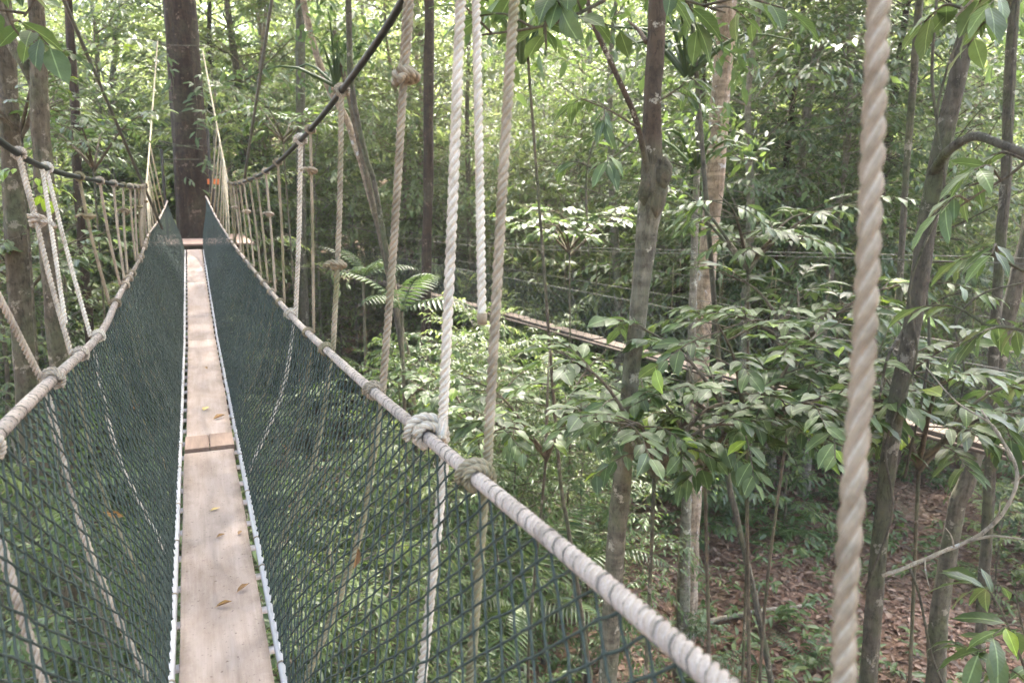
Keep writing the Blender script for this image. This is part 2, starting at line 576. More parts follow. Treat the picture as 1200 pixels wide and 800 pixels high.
# ------------------------------------------------------------------ ground
def build_ground():
    k = 130
    t = np.linspace(-1, 1, 2 * k + 1)
    c = np.sign(t) * (np.abs(t) * 45 + np.abs(t) ** 5 * 355)
    X, Y = np.meshgrid(c, c + 12, indexing='ij')
    Z = ground(X, Y)
    n = 2 * k + 1
    i, j = np.meshgrid(np.arange(n - 1), np.arange(n - 1), indexing='ij')
    a = (i * n + j).ravel()
    mb = MB()
    mb.add(np.stack([X, Y, Z], -1), np.stack([a, a + n, a + n + 1, a + 1], -1))
    o = link('ground', mb.mesh('ground', M['ground']))
    tag(o, 'reddish brown forest floor rising into a wooded hillside', kind='structure')


build_ground()

# ------------------------------------------------------------------ the rope bridge
def bz(y):
    return EYE[2] + np.interp(y, [-3, 2.47, 5.03, 9.2, 12.2, 17.0], [-1.48, -1.52, -1.53, -1.535, -1.37, -1.03])


def bx(y):
    return 0.006 + 0.0 * y


def pole_x(s, y):
    return -0.160 if s < 0 else 0.180


RAIL_R = np.array([(.50, -2.5, -.42), (.50, -.6, -.50), (.50, .64, -.52), (.50, 1.79, -.577), (.50, 3.2, -.64), (.50, 4.74, -.68), (.50, 7.5, -.67),
                   (.49, 10.9, -.62), (.46, 13.2, -.52), (.39, 15.0, -.33), (.31, 16.8, -.05), (.29, 17.3, .0)])
RAIL_L = np.array([(-.42, -2.5, -.40), (-.41, -.2, -.45), (-.40, 1.94, -.485), (-.40, 3.8, -.585), (-.42, 5.2, -.565), (-.46, 8.2, -.55),
                   (-.55, 11.9, -.50), (-.52, 14.2, -.42), (-.44, 16.2, -.20), (-.41, 17.2, -.08)])
CAB_R = np.array([(.72, -2.6, 2.6), (.66, .4, 1.25), (.64, 1.5, .83), (.62, 2.4, .57), (.60, 3.37, .42), (.56, 4.4, .29), (.51, 6.0, .17), (.48, 8.7, .13), (.50, 11.3, .17), (.55, 13.5, .38), (.45, 18.6, 2.98)])
CAB_L = np.array([(-.75, -2.6, 1.9), (-.68, .5, .80), (-.62, 2.2, .33), (-.58, 3.2, .18), (-.56, 4.0, .115), (-.50, 5.2, .09), (-.46, 7.6, .08), (-.50, 10.8, .13), (-.60, 14.2, .38), (-.40, 18.6, 3.13)])
for A in (RAIL_R, RAIL_L, CAB_R, CAB_L): A[:, 2] += EYE[2]
DENSE = {id(A): curve(A, 600) for A in (RAIL_R, RAIL_L, CAB_R, CAB_L)}


def on(A, y):
    d = DENSE[id(A)]
    i = int(np.argmin(np.abs(d[:, 1] - y)))
    return d[i].copy()


BR = np.array([0.006, 0.0, float(bz(0.0))])
bridge = base_empty('rope_bridge', BR, 'hanging rope footbridge with dark net sides and narrow plank deck leading to the great tree', 'bridge')


def bpart(name, mb, mat, parent=None, label=None, smooth=True):
    return link(name, mb.mesh(name, mat, BR, smooth), parent or bridge, None, label)


# planks: three boards and two short blocks at the joint
def plank(y0, y1, w=0.284, th=0.032, dx=0.0, lift=0.0, mat='plank', name='plank', x=None):
    n = max(3, int((y1 - y0) / 0.25))
    ys = np.linspace(y0, y1, n)
    mb = MB()
    v = []
    for y in ys:
        c = (bx(y) + dx) if x is None else x
        z = float(bz(y)) + lift
        jit = 0.0015 * math.sin(y * 5.1 + dx * 9)
        h = w / 2
        v += [(c - h + jit, y, z - th), (c + h + jit, y, z - th), (c + h + jit, y, z - .004), (c + h - .004 + jit, y, z), (c - h + .004 + jit, y, z), (c - h + jit, y, z - .004)]
    q = []
    for i in range(n - 1):
        for j in range(6):
            a, b2 = i * 6 + j, i * 6 + (j + 1) % 6
            q.append((a, b2, b2 + 6, a + 6))
    q += [(0, 5, 2, 1), (5, 4, 3, 2)]
    e = (n - 1) * 6
    q += [(e, e + 1, e + 2, e + 5), (e + 5, e + 2, e + 3, e + 4)]
    mb.add(v, q)
    return bpart(name, mb, M[mat], None, None, False)


plank(-2.6, 0.9)
plank(0.905, 5.02)
plank(5.33, 9.19, 0.279, dx=.010)
plank(9.2, 13.2, 0.278, dx=.008)
plank(13.21, 16.95, 0.276, dx=.006)
plank(5.03, 5.31, 0.140, 0.05, -0.067, 0.022, 'block', 'wooden_block')
plank(5.035, 5.32, 0.140, 0.05, 0.076, 0.022, 'block', 'wooden_block')

# aluminium side rails and rungs of the ladder under the planks
for s in (-1, 1):
    ys = np.linspace(-2.6, 16.95, 90)
    p = np.stack([np.full(90, pole_x(s, 0)), ys, np.array([float(bz(y)) for y in ys]) - 0.014], -1)
    mb = MB()
    tube(mb, p, 0.0125, 10)
    bpart('side_rail', mb, M['alu'])
rung0 = None
for k in range(60):
    y = -2.4 + k * 0.30
    if y > 16.9: break
    c = np.array([0.010, y, float(bz(y)) - 0.052])
    if rung0 is None:
        mb = MB()
        tube(mb, np.array([[-.172, 0, 0], [-.06, 0, 0], [.06, 0, 0], [.172, 0, 0]]), 0.014, 8)
        rung0 = mb.mesh('rung', M['alu'])
    link('rung', rung0, bridge, c - BR)

# hand rails
rails = {}
for nm, A in (('right', RAIL_R), ('left', RAIL_L)):
    mb = MB()
    d = DENSE[id(A)]
    nearp = d[d[:, 1] < 5.5]
    farp = d[d[:, 1] >= 5.4]
    rope(mb, nearp[::6], 0.0156, True, 1.55, -1, .5)
    rope(mb, farp[::6], 0.0150, False, 1.55, -1, .5)
    h = bpart('handrail', mb, M['rope_rail'])
    rails[nm] = h
    # thin dark twine lashing spiralling round the rope
    mb = MB()
    dd = d[d[:, 1] < 9]
    L = np.linalg.norm(np.diff(dd, axis=0), axis=1).sum()
    n = int(L / 0.005)
    p = curve(dd[::6], n)
    t, a, b = frames(p)
    s = np.linspace(0, L, n)
    ang = -s / 0.0365 * 2 * math.pi + 0.5 * np.sin(s * 7)
    tube(mb, p + 0.0157 * (np.cos(ang)[:, None] * a + np.sin(ang)[:, None] * b), 0.0012, 4)
    bpart('lashing', mb, M['cable_steel'], h)

# nets
def net(A, side):
    HW = 0.036
    y0, y1 = -2.3, 17.1
    ncol = int((y1 - y0) / HW)
    nrow = 31
    d = DENSE[id(A)]
    cols = []
    for i in range(ncol + 1):
        y = y0 + i * HW
        j = int(np.argmin(np.abs(d[:, 1] - y)))
        top = d[j] - np.array([0, 0, 0.02])
        top[1] = y
        yb = min(y, 16.9)
        bot = np.array([pole_x(side, yb) + side * 0.006, yb, float(bz(yb)) - 0.03])
        cols.append((top, bot))
    T = np.array([c[0] for c in cols])
    B = np.array([c[1] for c in cols])
    s = np.arange(nrow + 1) / nrow
    bulge = np.sin(s * math.pi) * 0.035 - np.sin(s * math.pi * 2) * 0.02
    V = T[:, None] * (1 - s[None, :, None]) + B[:, None] * s[None, :, None]
    V[..., 0] += side * (-bulge[None] * 0.8 + 0.012 * np.sin(T[:, 1] * 1.9)[:, None] * np.sin(s * math.pi)[None])
    V[..., 1] += 0.02 * np.sin(s * math.pi)[None] * np.sin(T[:, 1] * 0.9)[:, None]
    V += rng.normal(size=V.shape) * 0.0014
    segs = []
    for i in range(ncol):
        for r in range(nrow):
            if (i + r) % 2 == 0:
                segs.append((V[i, r], V[i + 1, r + 1]))
            else:
                segs.append((V[i, r + 1], V[i + 1, r]))
    S = np.array(segs)
    P0, P1 = S[:, 0], S[:, 1]
    n = len(S)
    ax = norm(P1 - P0)
    u = norm(np.cross(ax, np.array([1.0, 0.2, 0.1])))
    w = np.cross(ax, u)
    rad = np.full(len(S), 0.0028)[:, None]
    vs = []
    nsec = 4
    L = np.linalg.norm(P1 - P0, axis=1, keepdims=True)
    sag = rng.normal(size=(n, 3)) * 0.0012
    for k, f in enumerate((0.0, 0.5, 1.0)):
        c = P0 * (1 - f) + P1 * f + (sag if k == 1 else 0) + ax * ((f - .5) * 0.002)
        rr = rad * (1.2 if k != 1 else rng.uniform(.8, 1.15, (n, 1)))
        for q in range(nsec):
            an = q * 2 * math.pi / nsec + f * 0.8
            vs.append(c + rr * (math.cos(an) * u + math.sin(an) * w))
    V2 = np.stack(vs, 1).reshape(-1, 3)
    base = np.arange(n)[:, None, None] * 12
    qd = []
    for k in range(2):
        for q in range(nsec):
            q2 = (q + 1) % nsec
            qd.append((k * 4 + q, k * 4 + q2, k * 4 + 4 + q2, k * 4 + 4 + q))
    Q = (base + np.array(qd)[None]).reshape(-1, 4)
    mb = MB()
    mb.add(V2, Q)
    # small knots where the strands cross, near the eye only
    K = np.concatenate([V[i, (i % 2)::2] for i in range(ncol + 1) if -.5 < T[i, 1] < 6.5])
    O = np.array([(1, 0, 0), (-1, 0, 0), (0, 1, 0), (0, -1, 0), (0, 0, 1), (0, 0, -1)], float) * 0.0056
    F = np.array([(0, 2, 4), (2, 1, 4), (1, 3, 4), (3, 0, 4), (2, 0, 5), (1, 2, 5), (3, 1, 5), (0, 3, 5)])
    Kv = K[:, None] + O[None] * rng.uniform(.8, 1.3, (len(K), 6, 1))
    mb.add(Kv.reshape(-1, 3), None, (np.arange(len(K))[:, None, None] * 6 + F[None]).reshape(-1, 3))
    return bpart('net', mb, M['twine'])


net(RAIL_R, 1)
net(RAIL_L, -1)


def rope_part(name, pts, r, mat, near=True, parent=None, label=None, pitch=2.6):
    mb = MB()
    rope(mb, pts, r, near, pitch)
    return bpart(name, mb, M[mat], parent, label)


def knot(c, axis, r_in, r, mat, parent, turns=2.5, near=True, label=None, bulky=1.0):
    """turns of rope round a bar along axis, with one crossing pass over the top"""
    axis = norm(axis)
    ref = np.array([0, 0, 1.0]) if abs(axis[2]) < .8 else np.array([1.0, 0, 0])
    a = norm(np.cross(axis, ref))
    b = np.cross(a, axis)
    R1 = r_in + r * 0.85
    n = int(turns * 16)
    t = np.linspace(0, turns * 2 * math.pi, n)
    s = np.linspace(-1, 1, n) * turns * r * 0.8
    p = c + axis * s[:, None] + R1 * (np.cos(t)[:, None] * a + np.sin(t)[:, None] * b)
    # crossing pass
    t2 = np.linspace(-1.9, 2.3, 16)
    s2 = np.linspace(1.2, -1.2, 16) * turns * r * 0.7
    p2 = c + axis * s2[:, None] + (R1 + r * 1.15 * bulky) * (np.cos(t2)[:, None] * b + np.sin(t2)[:, None] * a)
    mb = MB()
    if near:
        rope(mb, p, r, True)
        rope(mb, p2, r, True)
    else:
        tube(mb, p, r, 6)
        tube(mb, p2, r, 6)
    return bpart('knot', mb, M[mat], parent, label)


def tangent(A, y):
    return norm(on(A, y + .1) - on(A, y - .1))


def fuzz(parent, pts, r, mat, n, L=.012):
    c = curve(np.array(pts), 200)
    t, a, b = frames(c)
    i = rng.integers(0, 199, n)
    an = rng.uniform(0, 6.283, n)
    out = np.cos(an)[:, None] * a[i] + np.sin(an)[:, None] * b[i]
    p0 = c[i] + (c[i + 1] - c[i]) * rng.random((n, 1)) + out * r * .9
    d = norm(out * rng.uniform(.3, 1.2, (n, 1)) + t[i] * rng.normal(size=(n, 1)) + rng.normal(size=(n, 3)) * .3)
    mb = MB()
    for k in range(n):
        l = L * (.4 + rng.random())
        q = p0[k] + d[k] * l * .5
        tube(mb, [p0[k], q, q + norm(d[k] + rng.normal(size=3) * .5) * l * .5], [.00028, .00022, .00010], 3, cap=False)
    o = bpart('loose_fibres', mb, M[mat], parent)
    o['kind'] = 'stuff'


# cables
for A in (CAB_R, CAB_L):
    mb = MB()
    d = DENSE[id(A)]
    ymax = 13.3
    tube(mb, d[d[:, 1] < ymax][::5], 0.0125, 12)
    c = bpart('cable', mb, M['rubber'])
    mb = MB()
    e = d[d[:, 1] >= ymax - .3]
    rope(mb, e[::6], 0.015, False)
    bpart('cable_end', mb, M['rope_cream'], c, 'cream rope tail of the cable rising to the great tree')


def hanger(A, RA, ytop, yrail, r, mat, side, label=None, near=True, below=True, mat2=None, mid_knot=None, kn=True, double=None, bulky=1.0):
    top = on(A, ytop)
    rl = on(RA, yrail)
    rl_out = rl + np.array([side * 0.028, 0, 0.0])
    mid = (top + rl_out) / 2 + np.array([side * 0.006, rng.normal() * 0.012, 0])
    if double:
        f = double
        sp = top * (1 - f) + rl_out * f
        h = rope_part('hanger_rope', [sp, (sp + rl_out) / 2 + np.array([side * .004, 0, 0]), rl_out], r, mat, near, None, label)
        dv = tangent(A, ytop) * r * 1.05
        rope_part('rope_loop', [top - dv, (top + sp) / 2 - dv * 1.3, sp - dv * .5], r, mat, near, h)
        rope_part('rope_loop', [top + dv, (top + sp) / 2 + dv * 1.3, sp + dv * .5], r, mat, near, h)
        knot(sp, norm(rl_out - top), r * 1.0, r, mat, h, 1.8, near)
        # loose tail of the knot
        k0 = sp + np.array([0.02, -0.02, 0.0])
        rope_part('rope_tail', [k0, k0 + np.array([-side * .03, -.02, -.004]), k0 + np.array([-side * .05, -.05, -.02])], r * .9, mat, near, h)
    else:
        h = rope_part('hanger_rope', [top, mid, rl_out], r, mat, near, None, label)
        if mid_knot:
            k0 = top * (1 - mid_knot) + rl_out * mid_knot
            knot(k0, norm(rl_out - top), r * 1.05, r, mat, h, 1.6, near)
            rope_part('rope_tail', [k0, k0 + np.array([-.03, -.03, 0.012]), k0 + np.array([-.055, -.05, .0])], r * .9, mat, near, h)
    knot(top, tangent(A, ytop), 0.013, r * .62, mat, h, 2.2, near)
    if kn:
        knot(rl, tangent(RA, yrail), 0.016, r * .56, mat, h, 2.4, near, None, bulky)
    if below:
        yb = yrail - 0.12
        bot = np.array([bx(yb) + side * 0.20, yb, float(bz(yb)) - 0.03])
        rl2 = rl + np.array([side * 0.024, -.01, -0.015])
        m2 = rl2 * .5 + bot * .5 + np.array([side * 0.05, 0, -0.01])
        rope_part('net_rope', [rl2, m2, bot], r * .92, mat2 or mat, near, h)
    return h


# right hand side, from the eye outwards
RW = 0.0128
# rope nearest the eye
t0 = at_x(1030, 0, 0.66)
b0 = at_x(990, 800, 0.545)
up = t0 + (t0 - b0) * 0.35
dn = on(RAIL_R, 0.42) + np.array([.03, 0, 0])
h8 = rope_part('hanger_rope', [up, t0, (t0 + b0) / 2 + np.array([.003, .0, 0]), b0, dn], 0.0117, 'rope_near', True, None, 'thick beige rope nearest the eye, crossing the whole right side of the view', 3.5)
knot(on(RAIL_R, 0.42), tangent(RAIL_R, .42), .016, .011, 'rope_grey', h8)
fuzz(h8, [t0, (t0 + b0) / 2, b0], .0122, 'rope_near', 420)
# tan rope
t7 = at_x(603, 0, 0.62)
r7 = on(RAIL_R, 1.47)
h7 = rope_part('hanger_rope', [t7 + (t7 - r7) * .22, t7, at_x(590, 200, .585), at_x(571, 545, .535), r7 + np.array([.024, 0, -.005])], 0.0108, 'rope_tan', True, None, 'weathered tan rope knotted to the handrail below the white one')
knot(r7, tangent(RAIL_R, 1.47), .016, .0085, 'rope_tan', h7, 2.4)
rope_part('net_rope', [r7 + np.array([.02, 0, -.02]), at_x(551, 800, .47), at_x(549, 860, .44)], 0.0105, 'rope_green', True, h7, 'mossy green end of the tan rope behind the net')
# white rope
t5 = at_x(540, 0, 0.61)
r5 = on(RAIL_R, 1.79)
h5 = rope_part('hanger_rope', [t5 + (t5 - r5) * .22, t5, at_x(530, 250, .57), at_x(519, 490, .535), r5 + np.array([.024, -.03, .0])], 0.0128, 'rope_white', True, None, 'clean white rope tied to the handrail with a bulky white knot')
knot(r5 + np.array([0, .02, .004]), tangent(RAIL_R, 1.79), .017, .0115, 'rope_white', h5, 2.4, True, None, 1.3)
rope_part('net_rope', [r5 + np.array([.022, -.06, -.03]), at_x(494, 800, .44), at_x(489, 860, .41)], 0.0122, 'rope_white', True, h5)
fuzz(h5, [t5, at_x(530, 250, .57), at_x(519, 490, .535)], .0125, 'rope_white', 160)
fuzz(h7, [t7, at_x(590, 200, .585), at_x(571, 545, .535)], .0105, 'rope_tan', 220)
# loose white rope with a cut end
t6, e6 = at_x(558, 0, .66), at_x(565, 378, .60)
h6 = rope_part('hanger_rope', [t6 + (t6 - e6) * .25, t6, at_x(562, 200, .635), e6], 0.0108, 'rope_white', True, None, 'white rope hanging loose with its cut end in the air')
mb = MB()
tube(mb, [e6 + np.array([0, 0, .022]), e6 + np.array([0, 0, .010]), e6 + np.array([0, 0, -.004])], [.0112, .0116, .0112], 12)
bpart('end_binding', mb, M['rope_tan'], h6)
# farther ones
hanger(CAB_R, RAIL_R, 2.36, 2.45, 0.0125, 'rope_tan', 1, 'tan rope with a doubled knotted loop under the black cable', double=.20, mat2='rope_green')
hanger(CAB_R, RAIL_R, 3.36, 3.42, 0.0118, 'rope_tan', 1, 'tan rope with a bulky knot low on its length', mid_knot=.66, mat2='rope_green')
hanger(CAB_R, RAIL_R, 4.1, 4.0, 0.0085, 'rope_tan', 1, 'thin tan rope beside the second white one', near=False, mid_knot=.2, mat2='rope_green')
hanger(CAB_R, RAIL_R, 4.42, 4.74, 0.0135, 'rope_white', 1, 'white rope hanging beyond the knotted tan ropes', bulky=1.3)
for i, y in enumerate((5.3, 6.0, 6.7, 7.4, 8.1, 8.8, 9.5, 10.2, 10.9, 11.6)):
    hanger(CAB_R, RAIL_R, y, y + rng.normal() * .15, 0.0095, ('rope_tan', 'rope_grey', 'rope_tan')[i % 3], 1, None, near=False, mid_knot=(.35 if i % 3 == 1 else None), mat2='rope_green')
# left hand side
l0 = at_x(0, 310, -.47)
rl0 = on(RAIL_L, 2.55)
h = rope_part('hanger_rope', [on(CAB_L, 2.0), (on(CAB_L, 2.0) + rl0) / 2, rl0 + np.array([-.026, 0, 0])], 0.0095, 'rope_grey', True, None, 'grey rope at the left edge tied to the left handrail')
knot(rl0, tangent(RAIL_L, 2.55), .016, .0072, 'rope_grey', h)
rope_part('net_rope', [rl0 + np.array([-.02, 0, -.02]), rl0 * .5 + np.array([-.18, 2.43, float(bz(2.4)) - .03]) * .5 + np.array([-.05, 0, 0]), np.array([-.18, 2.43, float(bz(2.4)) - .03])], 0.0105, 'rope_grey', True, h)
for yy in (1.75, 1.15):
    rl1 = on(RAIL_L, yy)
    bt = np.array([-.18, yy - .05, float(bz(yy)) - .03])
    h = rope_part('hanger_rope', [on(CAB_L, yy - .15), (on(CAB_L, yy - .15) + rl1) / 2, rl1 + np.array([-.026, 0, 0])], 0.0115, 'rope_grey', True)
    knot(rl1, tangent(RAIL_L, yy), .016, .0072, 'rope_grey', h)
    rope_part('net_rope', [rl1 + np.array([-.02, 0, -.02]), (rl1 + bt) / 2 + np.array([-.045, 0, 0]), bt], 0.0105, 'rope_grey', True, h)
hanger(CAB_L, RAIL_L, 3.45, 3.15, 0.0092, 'rope_grey', -1, 'grey rope with a doubled knotted loop under the left cable', double=.34, mat2='rope_green')
hanger(CAB_L, RAIL_L, 3.98, 3.72, 0.0092, 'rope_white', -1, 'white rope tied to the left handrail with a white knot', mat2='rope_white')
w0 = on(CAB_L, 3.9)
w1 = at_y(77, 380, 3.6)
rope_part('hanger_rope', [w0, (w0 + w1) / 2, w1], 0.0090, 'rope_white', True, None, 'short white rope hanging loose beside the left handrail')
for i, y in enumerate((4.7, 5.4, 6.1, 6.8, 7.5, 8.2, 8.9, 9.6, 10.3, 11.0, 11.7)):
    hanger(CAB_L, RAIL_L, y, y + rng.normal() * .2, 0.0095, ('rope_tan', 'rope_grey', 'rope_grey')[i % 3], -1, None, near=False, mid_knot=(.3 if i % 3 == 0 else None), mat2='rope_green')
# fan of cream ropes from the cable ends down to the last lengths of rail
for (A, RA) in ((CAB_R, RAIL_R), (CAB_L, RAIL_L)):
    for k, (yt, yr) in enumerate(((13.4, 12.0), (13.6, 12.7), (13.8, 13.4), (14.0, 14.0), (14.3, 14.6), (14.7, 15.3), (15.2, 16.0))):
        tp, rp = on(A, yt), on(RA, yr)
        mb = MB()
        tube(mb, [tp, tp * .5 + rp * .5 + np.array([0, 0, -.02]), rp], 0.0115, 6)
        bpart('fan_rope', mb, M['rope_cream'])
# little twine ties along the side rails
tie0 = None
for s in (-1, 1):
    for k in range(26):
        y = 0.9 + k * 0.56 + rng.normal() * .08
        if y > 16: break
        if tie0 is None:
            mb = MB()
            tt = np.linspace(0, 4 * math.pi, 22)
            tube(mb, np.stack([0.0142 * np.cos(tt), (tt / 12.5 - .5) * .010, 0.0142 * np.sin(tt)], -1), 0.0020, 5)
            tube(mb, [(.015, 0, 0), (.03, .005, .006), (.034, .01, -.012)], 0.0028, 5)
            tie0 = mb.mesh('twine_tie', M['rope_grey'])
        o = link('twine_tie', tie0, bridge, np.array([pole_x(s, y), y, float(bz(y)) - 0.014]) - BR)
        o.rotation_euler = (0, 0 if s > 0 else math.pi, 0)
        o.scale = (1, 1, 1)

# ------------------------------------------------------------------ leaves
NEAR_T = None


def near_leaf_mesh(name, mat, wr=0.42, droop=0.22, fold=0.12, off=0.0, seed=0):
    """a single leaf of unit length along +X, face up +Z, with stalk, folded midrib and drooping tip"""
    r = np.random.default_rng(seed)
    st = np.array([0, .10, .24, .42, .60, .78, .92, 1.0])
    hw = np.array([0, .42, .80, 1.0, .93, .62, .22, 0.0]) * wr / 2
    mb = MB()
    v = []
    side = r.normal() * .05
    for s, h in zip(st, hw):
        zc = -droop * s ** 2 + 0.08 * s
        yc = side * s * s
        wv = 0.02 * math.sin(s * 13 + seed)
        v += [(s - .05 * h, yc - h, zc + h * fold * 2 + wv), (s, yc, zc), (s - .05 * h, yc + h, zc + h * fold * 2 - wv)]
    v = np.array(v)
    v[:, 0] = v[:, 0] * 0.93 + 0.07
    q = []
    for i in range(len(st) - 1):
        for j in range(2):
            a = i * 3 + j
            q.append((a, a + 3, a + 4, a + 1))
    mb.add(v, q)
    tube(mb, [(0, 0, 0.012), (.05, 0, 0), (.09, 0, -.003)], 0.008, 4, cap=False)
    return mb.mesh(name, mat)


LEAF_T6 = (np.array([(0, 0, 0), (.30, -.42, .06), (.30, .42, .06), (.66, -.36, .0), (.66, .36, .0), (.48, 0, -.035), (1, 0, -.16)]),
           np.array([(0, 5, 1), (0, 2, 5), (1, 5, 3), (2, 4, 5), (3, 5, 6), (5, 4, 6)]).reshape(-1, 3)[:, [0, 2, 1]])
LEAF_T4 = (np.array([(0, 0, 0), (.45, -.5, .05), (.45, .5, .05), (.48, 0, -.03), (1, 0, -.14)]),
           np.array([(0, 1, 3), (0, 3, 2), (1, 4, 3), (3, 4, 2)]))


def leaves_into(mb, pos, d, nrm, L, wr, tmpl=LEAF_T6):
    d = norm(d)
    sd = norm(np.cross(nrm, d))
    n = np.cross(d, sd)
    T, Fc = tmpl
    L = np.broadcast_to(np.asarray(L, float), (len(pos),))[:, None, None]
    W = L * (np.broadcast_to(np.asarray(wr, float), (len(pos),))[:, None, None])
    v = pos[:, None] + L * T[None, :, 0:1] * d[:, None] + W * T[None, :, 1:2] * sd[:, None] + L * T[None, :, 2:3] * n[:, None]
    k = len(T)
    f = (np.arange(len(pos))[:, None, None] * k + Fc[None]).reshape(-1, 3)
    mb.add(v.reshape(-1, 3), None, f)


def rot_z(v, a):
    c, s = math.cos(a), math.sin(a)
    return np.array([v[0] * c - v[1] * s, v[0] * s + v[1] * c, v[2]])


def grow(r, H, c0, nb, bl, leafL, ntw, nlf, up=0.3, top=0.6, spread=1.0, tmpl=LEAF_T6, wr=0.4, droop=0.35, rad=None, lean=0.0, taper_in=0.0):
    """returns (stem MB, leaf arrays): a leader with nb branches, each with twigs that carry alternating drooping leaves"""
    stem = MB()
    rad = rad or H * 0.009
    pts = np.stack([np.cumsum(r.normal(size=7)) * H * .010 + lean * np.linspace(0, 1, 7) ** 2, np.cumsum(r.normal(size=7)) * H * .010, np.linspace(0, H, 7)], -1)
    lead = curve(pts, 24)
    lead[:, 2] -= 0.0
    rr = np.interp(np.linspace(0, 1, 24), [0, .03, .3, 1], [rad * 1.5, rad * 1.1, rad * .85, rad * .18])
    lp = np.concatenate([[lead[0] - np.array([0, 0, .4])], lead])
    tube(stem, lp, np.concatenate([[rad * 1.7], rr]), 9)
    P, D, N, S = [], [], [], []
    for k in range(nb):
        f = c0 + (1 - c0) * (k + r.random() * .7) / nb
        i = min(int(f * 23), 22)
        p0 = lead[i]
        az = k * 2.4 + r.normal() * .4
        prof = math.sin(math.pi * (0.18 + 0.72 * ((f - c0) / (1 - c0)) ** (0.7)))
        ln = bl * (0.35 + 0.75 * prof) * (0.75 + .5 * r.random())
        el = up + (f - c0) * top + r.normal() * .15
        d0 = np.array([math.cos(az) * math.cos(el), math.sin(az) * math.cos(el), math.sin(el)])
        b = [p0]
        dd = d0.copy()
        for q in range(4):
            b.append(b[-1] + dd * ln / 4)
            dd = norm(dd + r.normal(size=3) * .14 + np.array([0, 0, -droop * .25]))
        b = curve(np.array(b), 9)
        tube(stem, b, np.linspace(max(min(rad * .30, .022), .006), .004, 9), 5, cap=False)
        for w in range(ntw):
            g = 0.22 + 0.78 * (w + r.random()) / ntw
            j = min(int(g * 8), 7)
            q0 = b[j] + (b[j + 1] - b[j]) * r.random()
            bd = norm(b[j + 1] - b[j])
            sgn = 1 if w % 2 else -1
            td = norm(rot_z(bd, sgn * (0.5 + .5 * r.random())) + r.normal(size=3) * .22)
            tl = ln * (.20 + .22 * r.random()) * spread
            tw = [q0, q0 + td * tl * .5, q0 + td * tl + np.array([0, 0, -tl * droop * .5])]
            tw = curve(np.array(tw), 5)
            tube(stem, tw, np.linspace(.0045, .002, 5), 3, cap=False)
            for m in range(nlf):
                h = (m + .6) / nlf
                x = min(int(h * 4), 3)
                lp_ = tw[x] + (tw[x + 1] - tw[x]) * (h * 4 - x)
                tdn = norm(tw[x + 1] - tw[x])
                s2 = 1 if m % 2 else -1
                ang = s2 * (.95 - .55 * h + .25 * r.normal())
                if m == nlf - 1: ang = r.normal() * .25
                ld = rot_z(tdn, ang)
                ld = norm(ld + np.array([0, 0, -.25 - droop * r.random()]) + r.normal(size=3) * .12)
                P.append(lp_); D.append(ld)
                N.append(norm(np.array([0, 0, 1.0]) + r.normal(size=3) * .30))
                S.append(leafL * (.65 + .6 * r.random()))
    return stem, (np.array(P), np.array(D), np.array(N), np.array(S)), wr, tmpl, lead


def proto(seed, stem_mat, leaf_mat_, **kw):
    r = np.random.default_rng(seed)
    stem, (P, D, N, S), wr, tmpl, lead = grow(r, **kw)
    mb = MB()
    leaves_into(mb, P, D, N, S, wr * (.85 + .3 * r.random(len(P))), tmpl)
    return stem.mesh('trunk', M[stem_mat]), mb.mesh('crown', M[leaf_mat_], smooth=True), kw['H']


PR = {}
# understorey treelets, leafy along most of their height
PR['under'] = [proto(101 + i, ('bark_grey', 'bark_brown', 'bark_dark', 'bark_grey')[i], ('leaf_mid', 'leaf_mid', 'leaf_dark', 'leaf_bright')[i],
                     H=8.0, c0=.14, nb=40, bl=2.2, leafL=(.17, .14, .19, .15)[i], ntw=9, nlf=8, up=.15, top=.5, wr=(.42, .36, .40, .38)[i], rad=.05) for i in range(4)]
# bare-boled forest trees
PR['canopy'] = [proto(201 + i, ('bark_brown', 'bark_grey', 'bark_pale', 'bark_red')[i], ('leaf_bright', 'leaf_mid', 'leaf_bright', 'leaf_dark')[i],
                      H=17.0, c0=(.28, .36, .22, .34)[i], nb=54, bl=4.2, leafL=(.25, .23, .27, .24)[i], ntw=13, nlf=9, up=.25, top=.6, wr=.42, rad=.16, tmpl=LEAF_T4) for i in range(4)]
# shrubs
PR['shrub'] = [proto(301 + i, 'bark_brown', ('leaf_mid', 'leaf_dark', 'leaf_bright')[i],
                     H=2.2, c0=.12, nb=20, bl=1.0, leafL=(.15, .17, .13)[i], ntw=7, nlf=7, up=.35, top=.6, wr=(.40, .36, .42)[i], rad=.02) for i in range(3)]


def frond_arrays(r, p0, az, el, L, nl, leafl, droop=0.9, wr=.22):
    d = np.array([math.cos(az) * math.cos(el), math.sin(az) * math.cos(el), math.sin(el)])
    pts = [p0]
    for q in range(5):
        pts.append(pts[-1] + d * L / 5)
        d = norm(d + np.array([0, 0, -droop * .28]))
    c = curve(np.array(pts), 2 * nl + 4)
    t = norm(np.gradient(c, axis=0))
    P, D, N, S = [], [], [], []
    for m in range(nl):
        i = 3 + 2 * m
        f = m / nl
        sd = norm(np.cross(t[i], [0, 0, 1]))
        upv = np.cross(sd, t[i])
        for s in (-1, 1):
            P.append(c[i])
            D.append(norm(sd * s * .9 + t[i] * (.35 + .4 * f) - np.array([0, 0, .25])))
            N.append(norm(upv + r.normal(size=3) * .1))
            S.append(leafl * math.sin(math.pi * (.18 + .80 * f)) * (.9 + .2 * r.random()))
    return c, np.array(P), np.array(D), np.array(N), np.array(S)


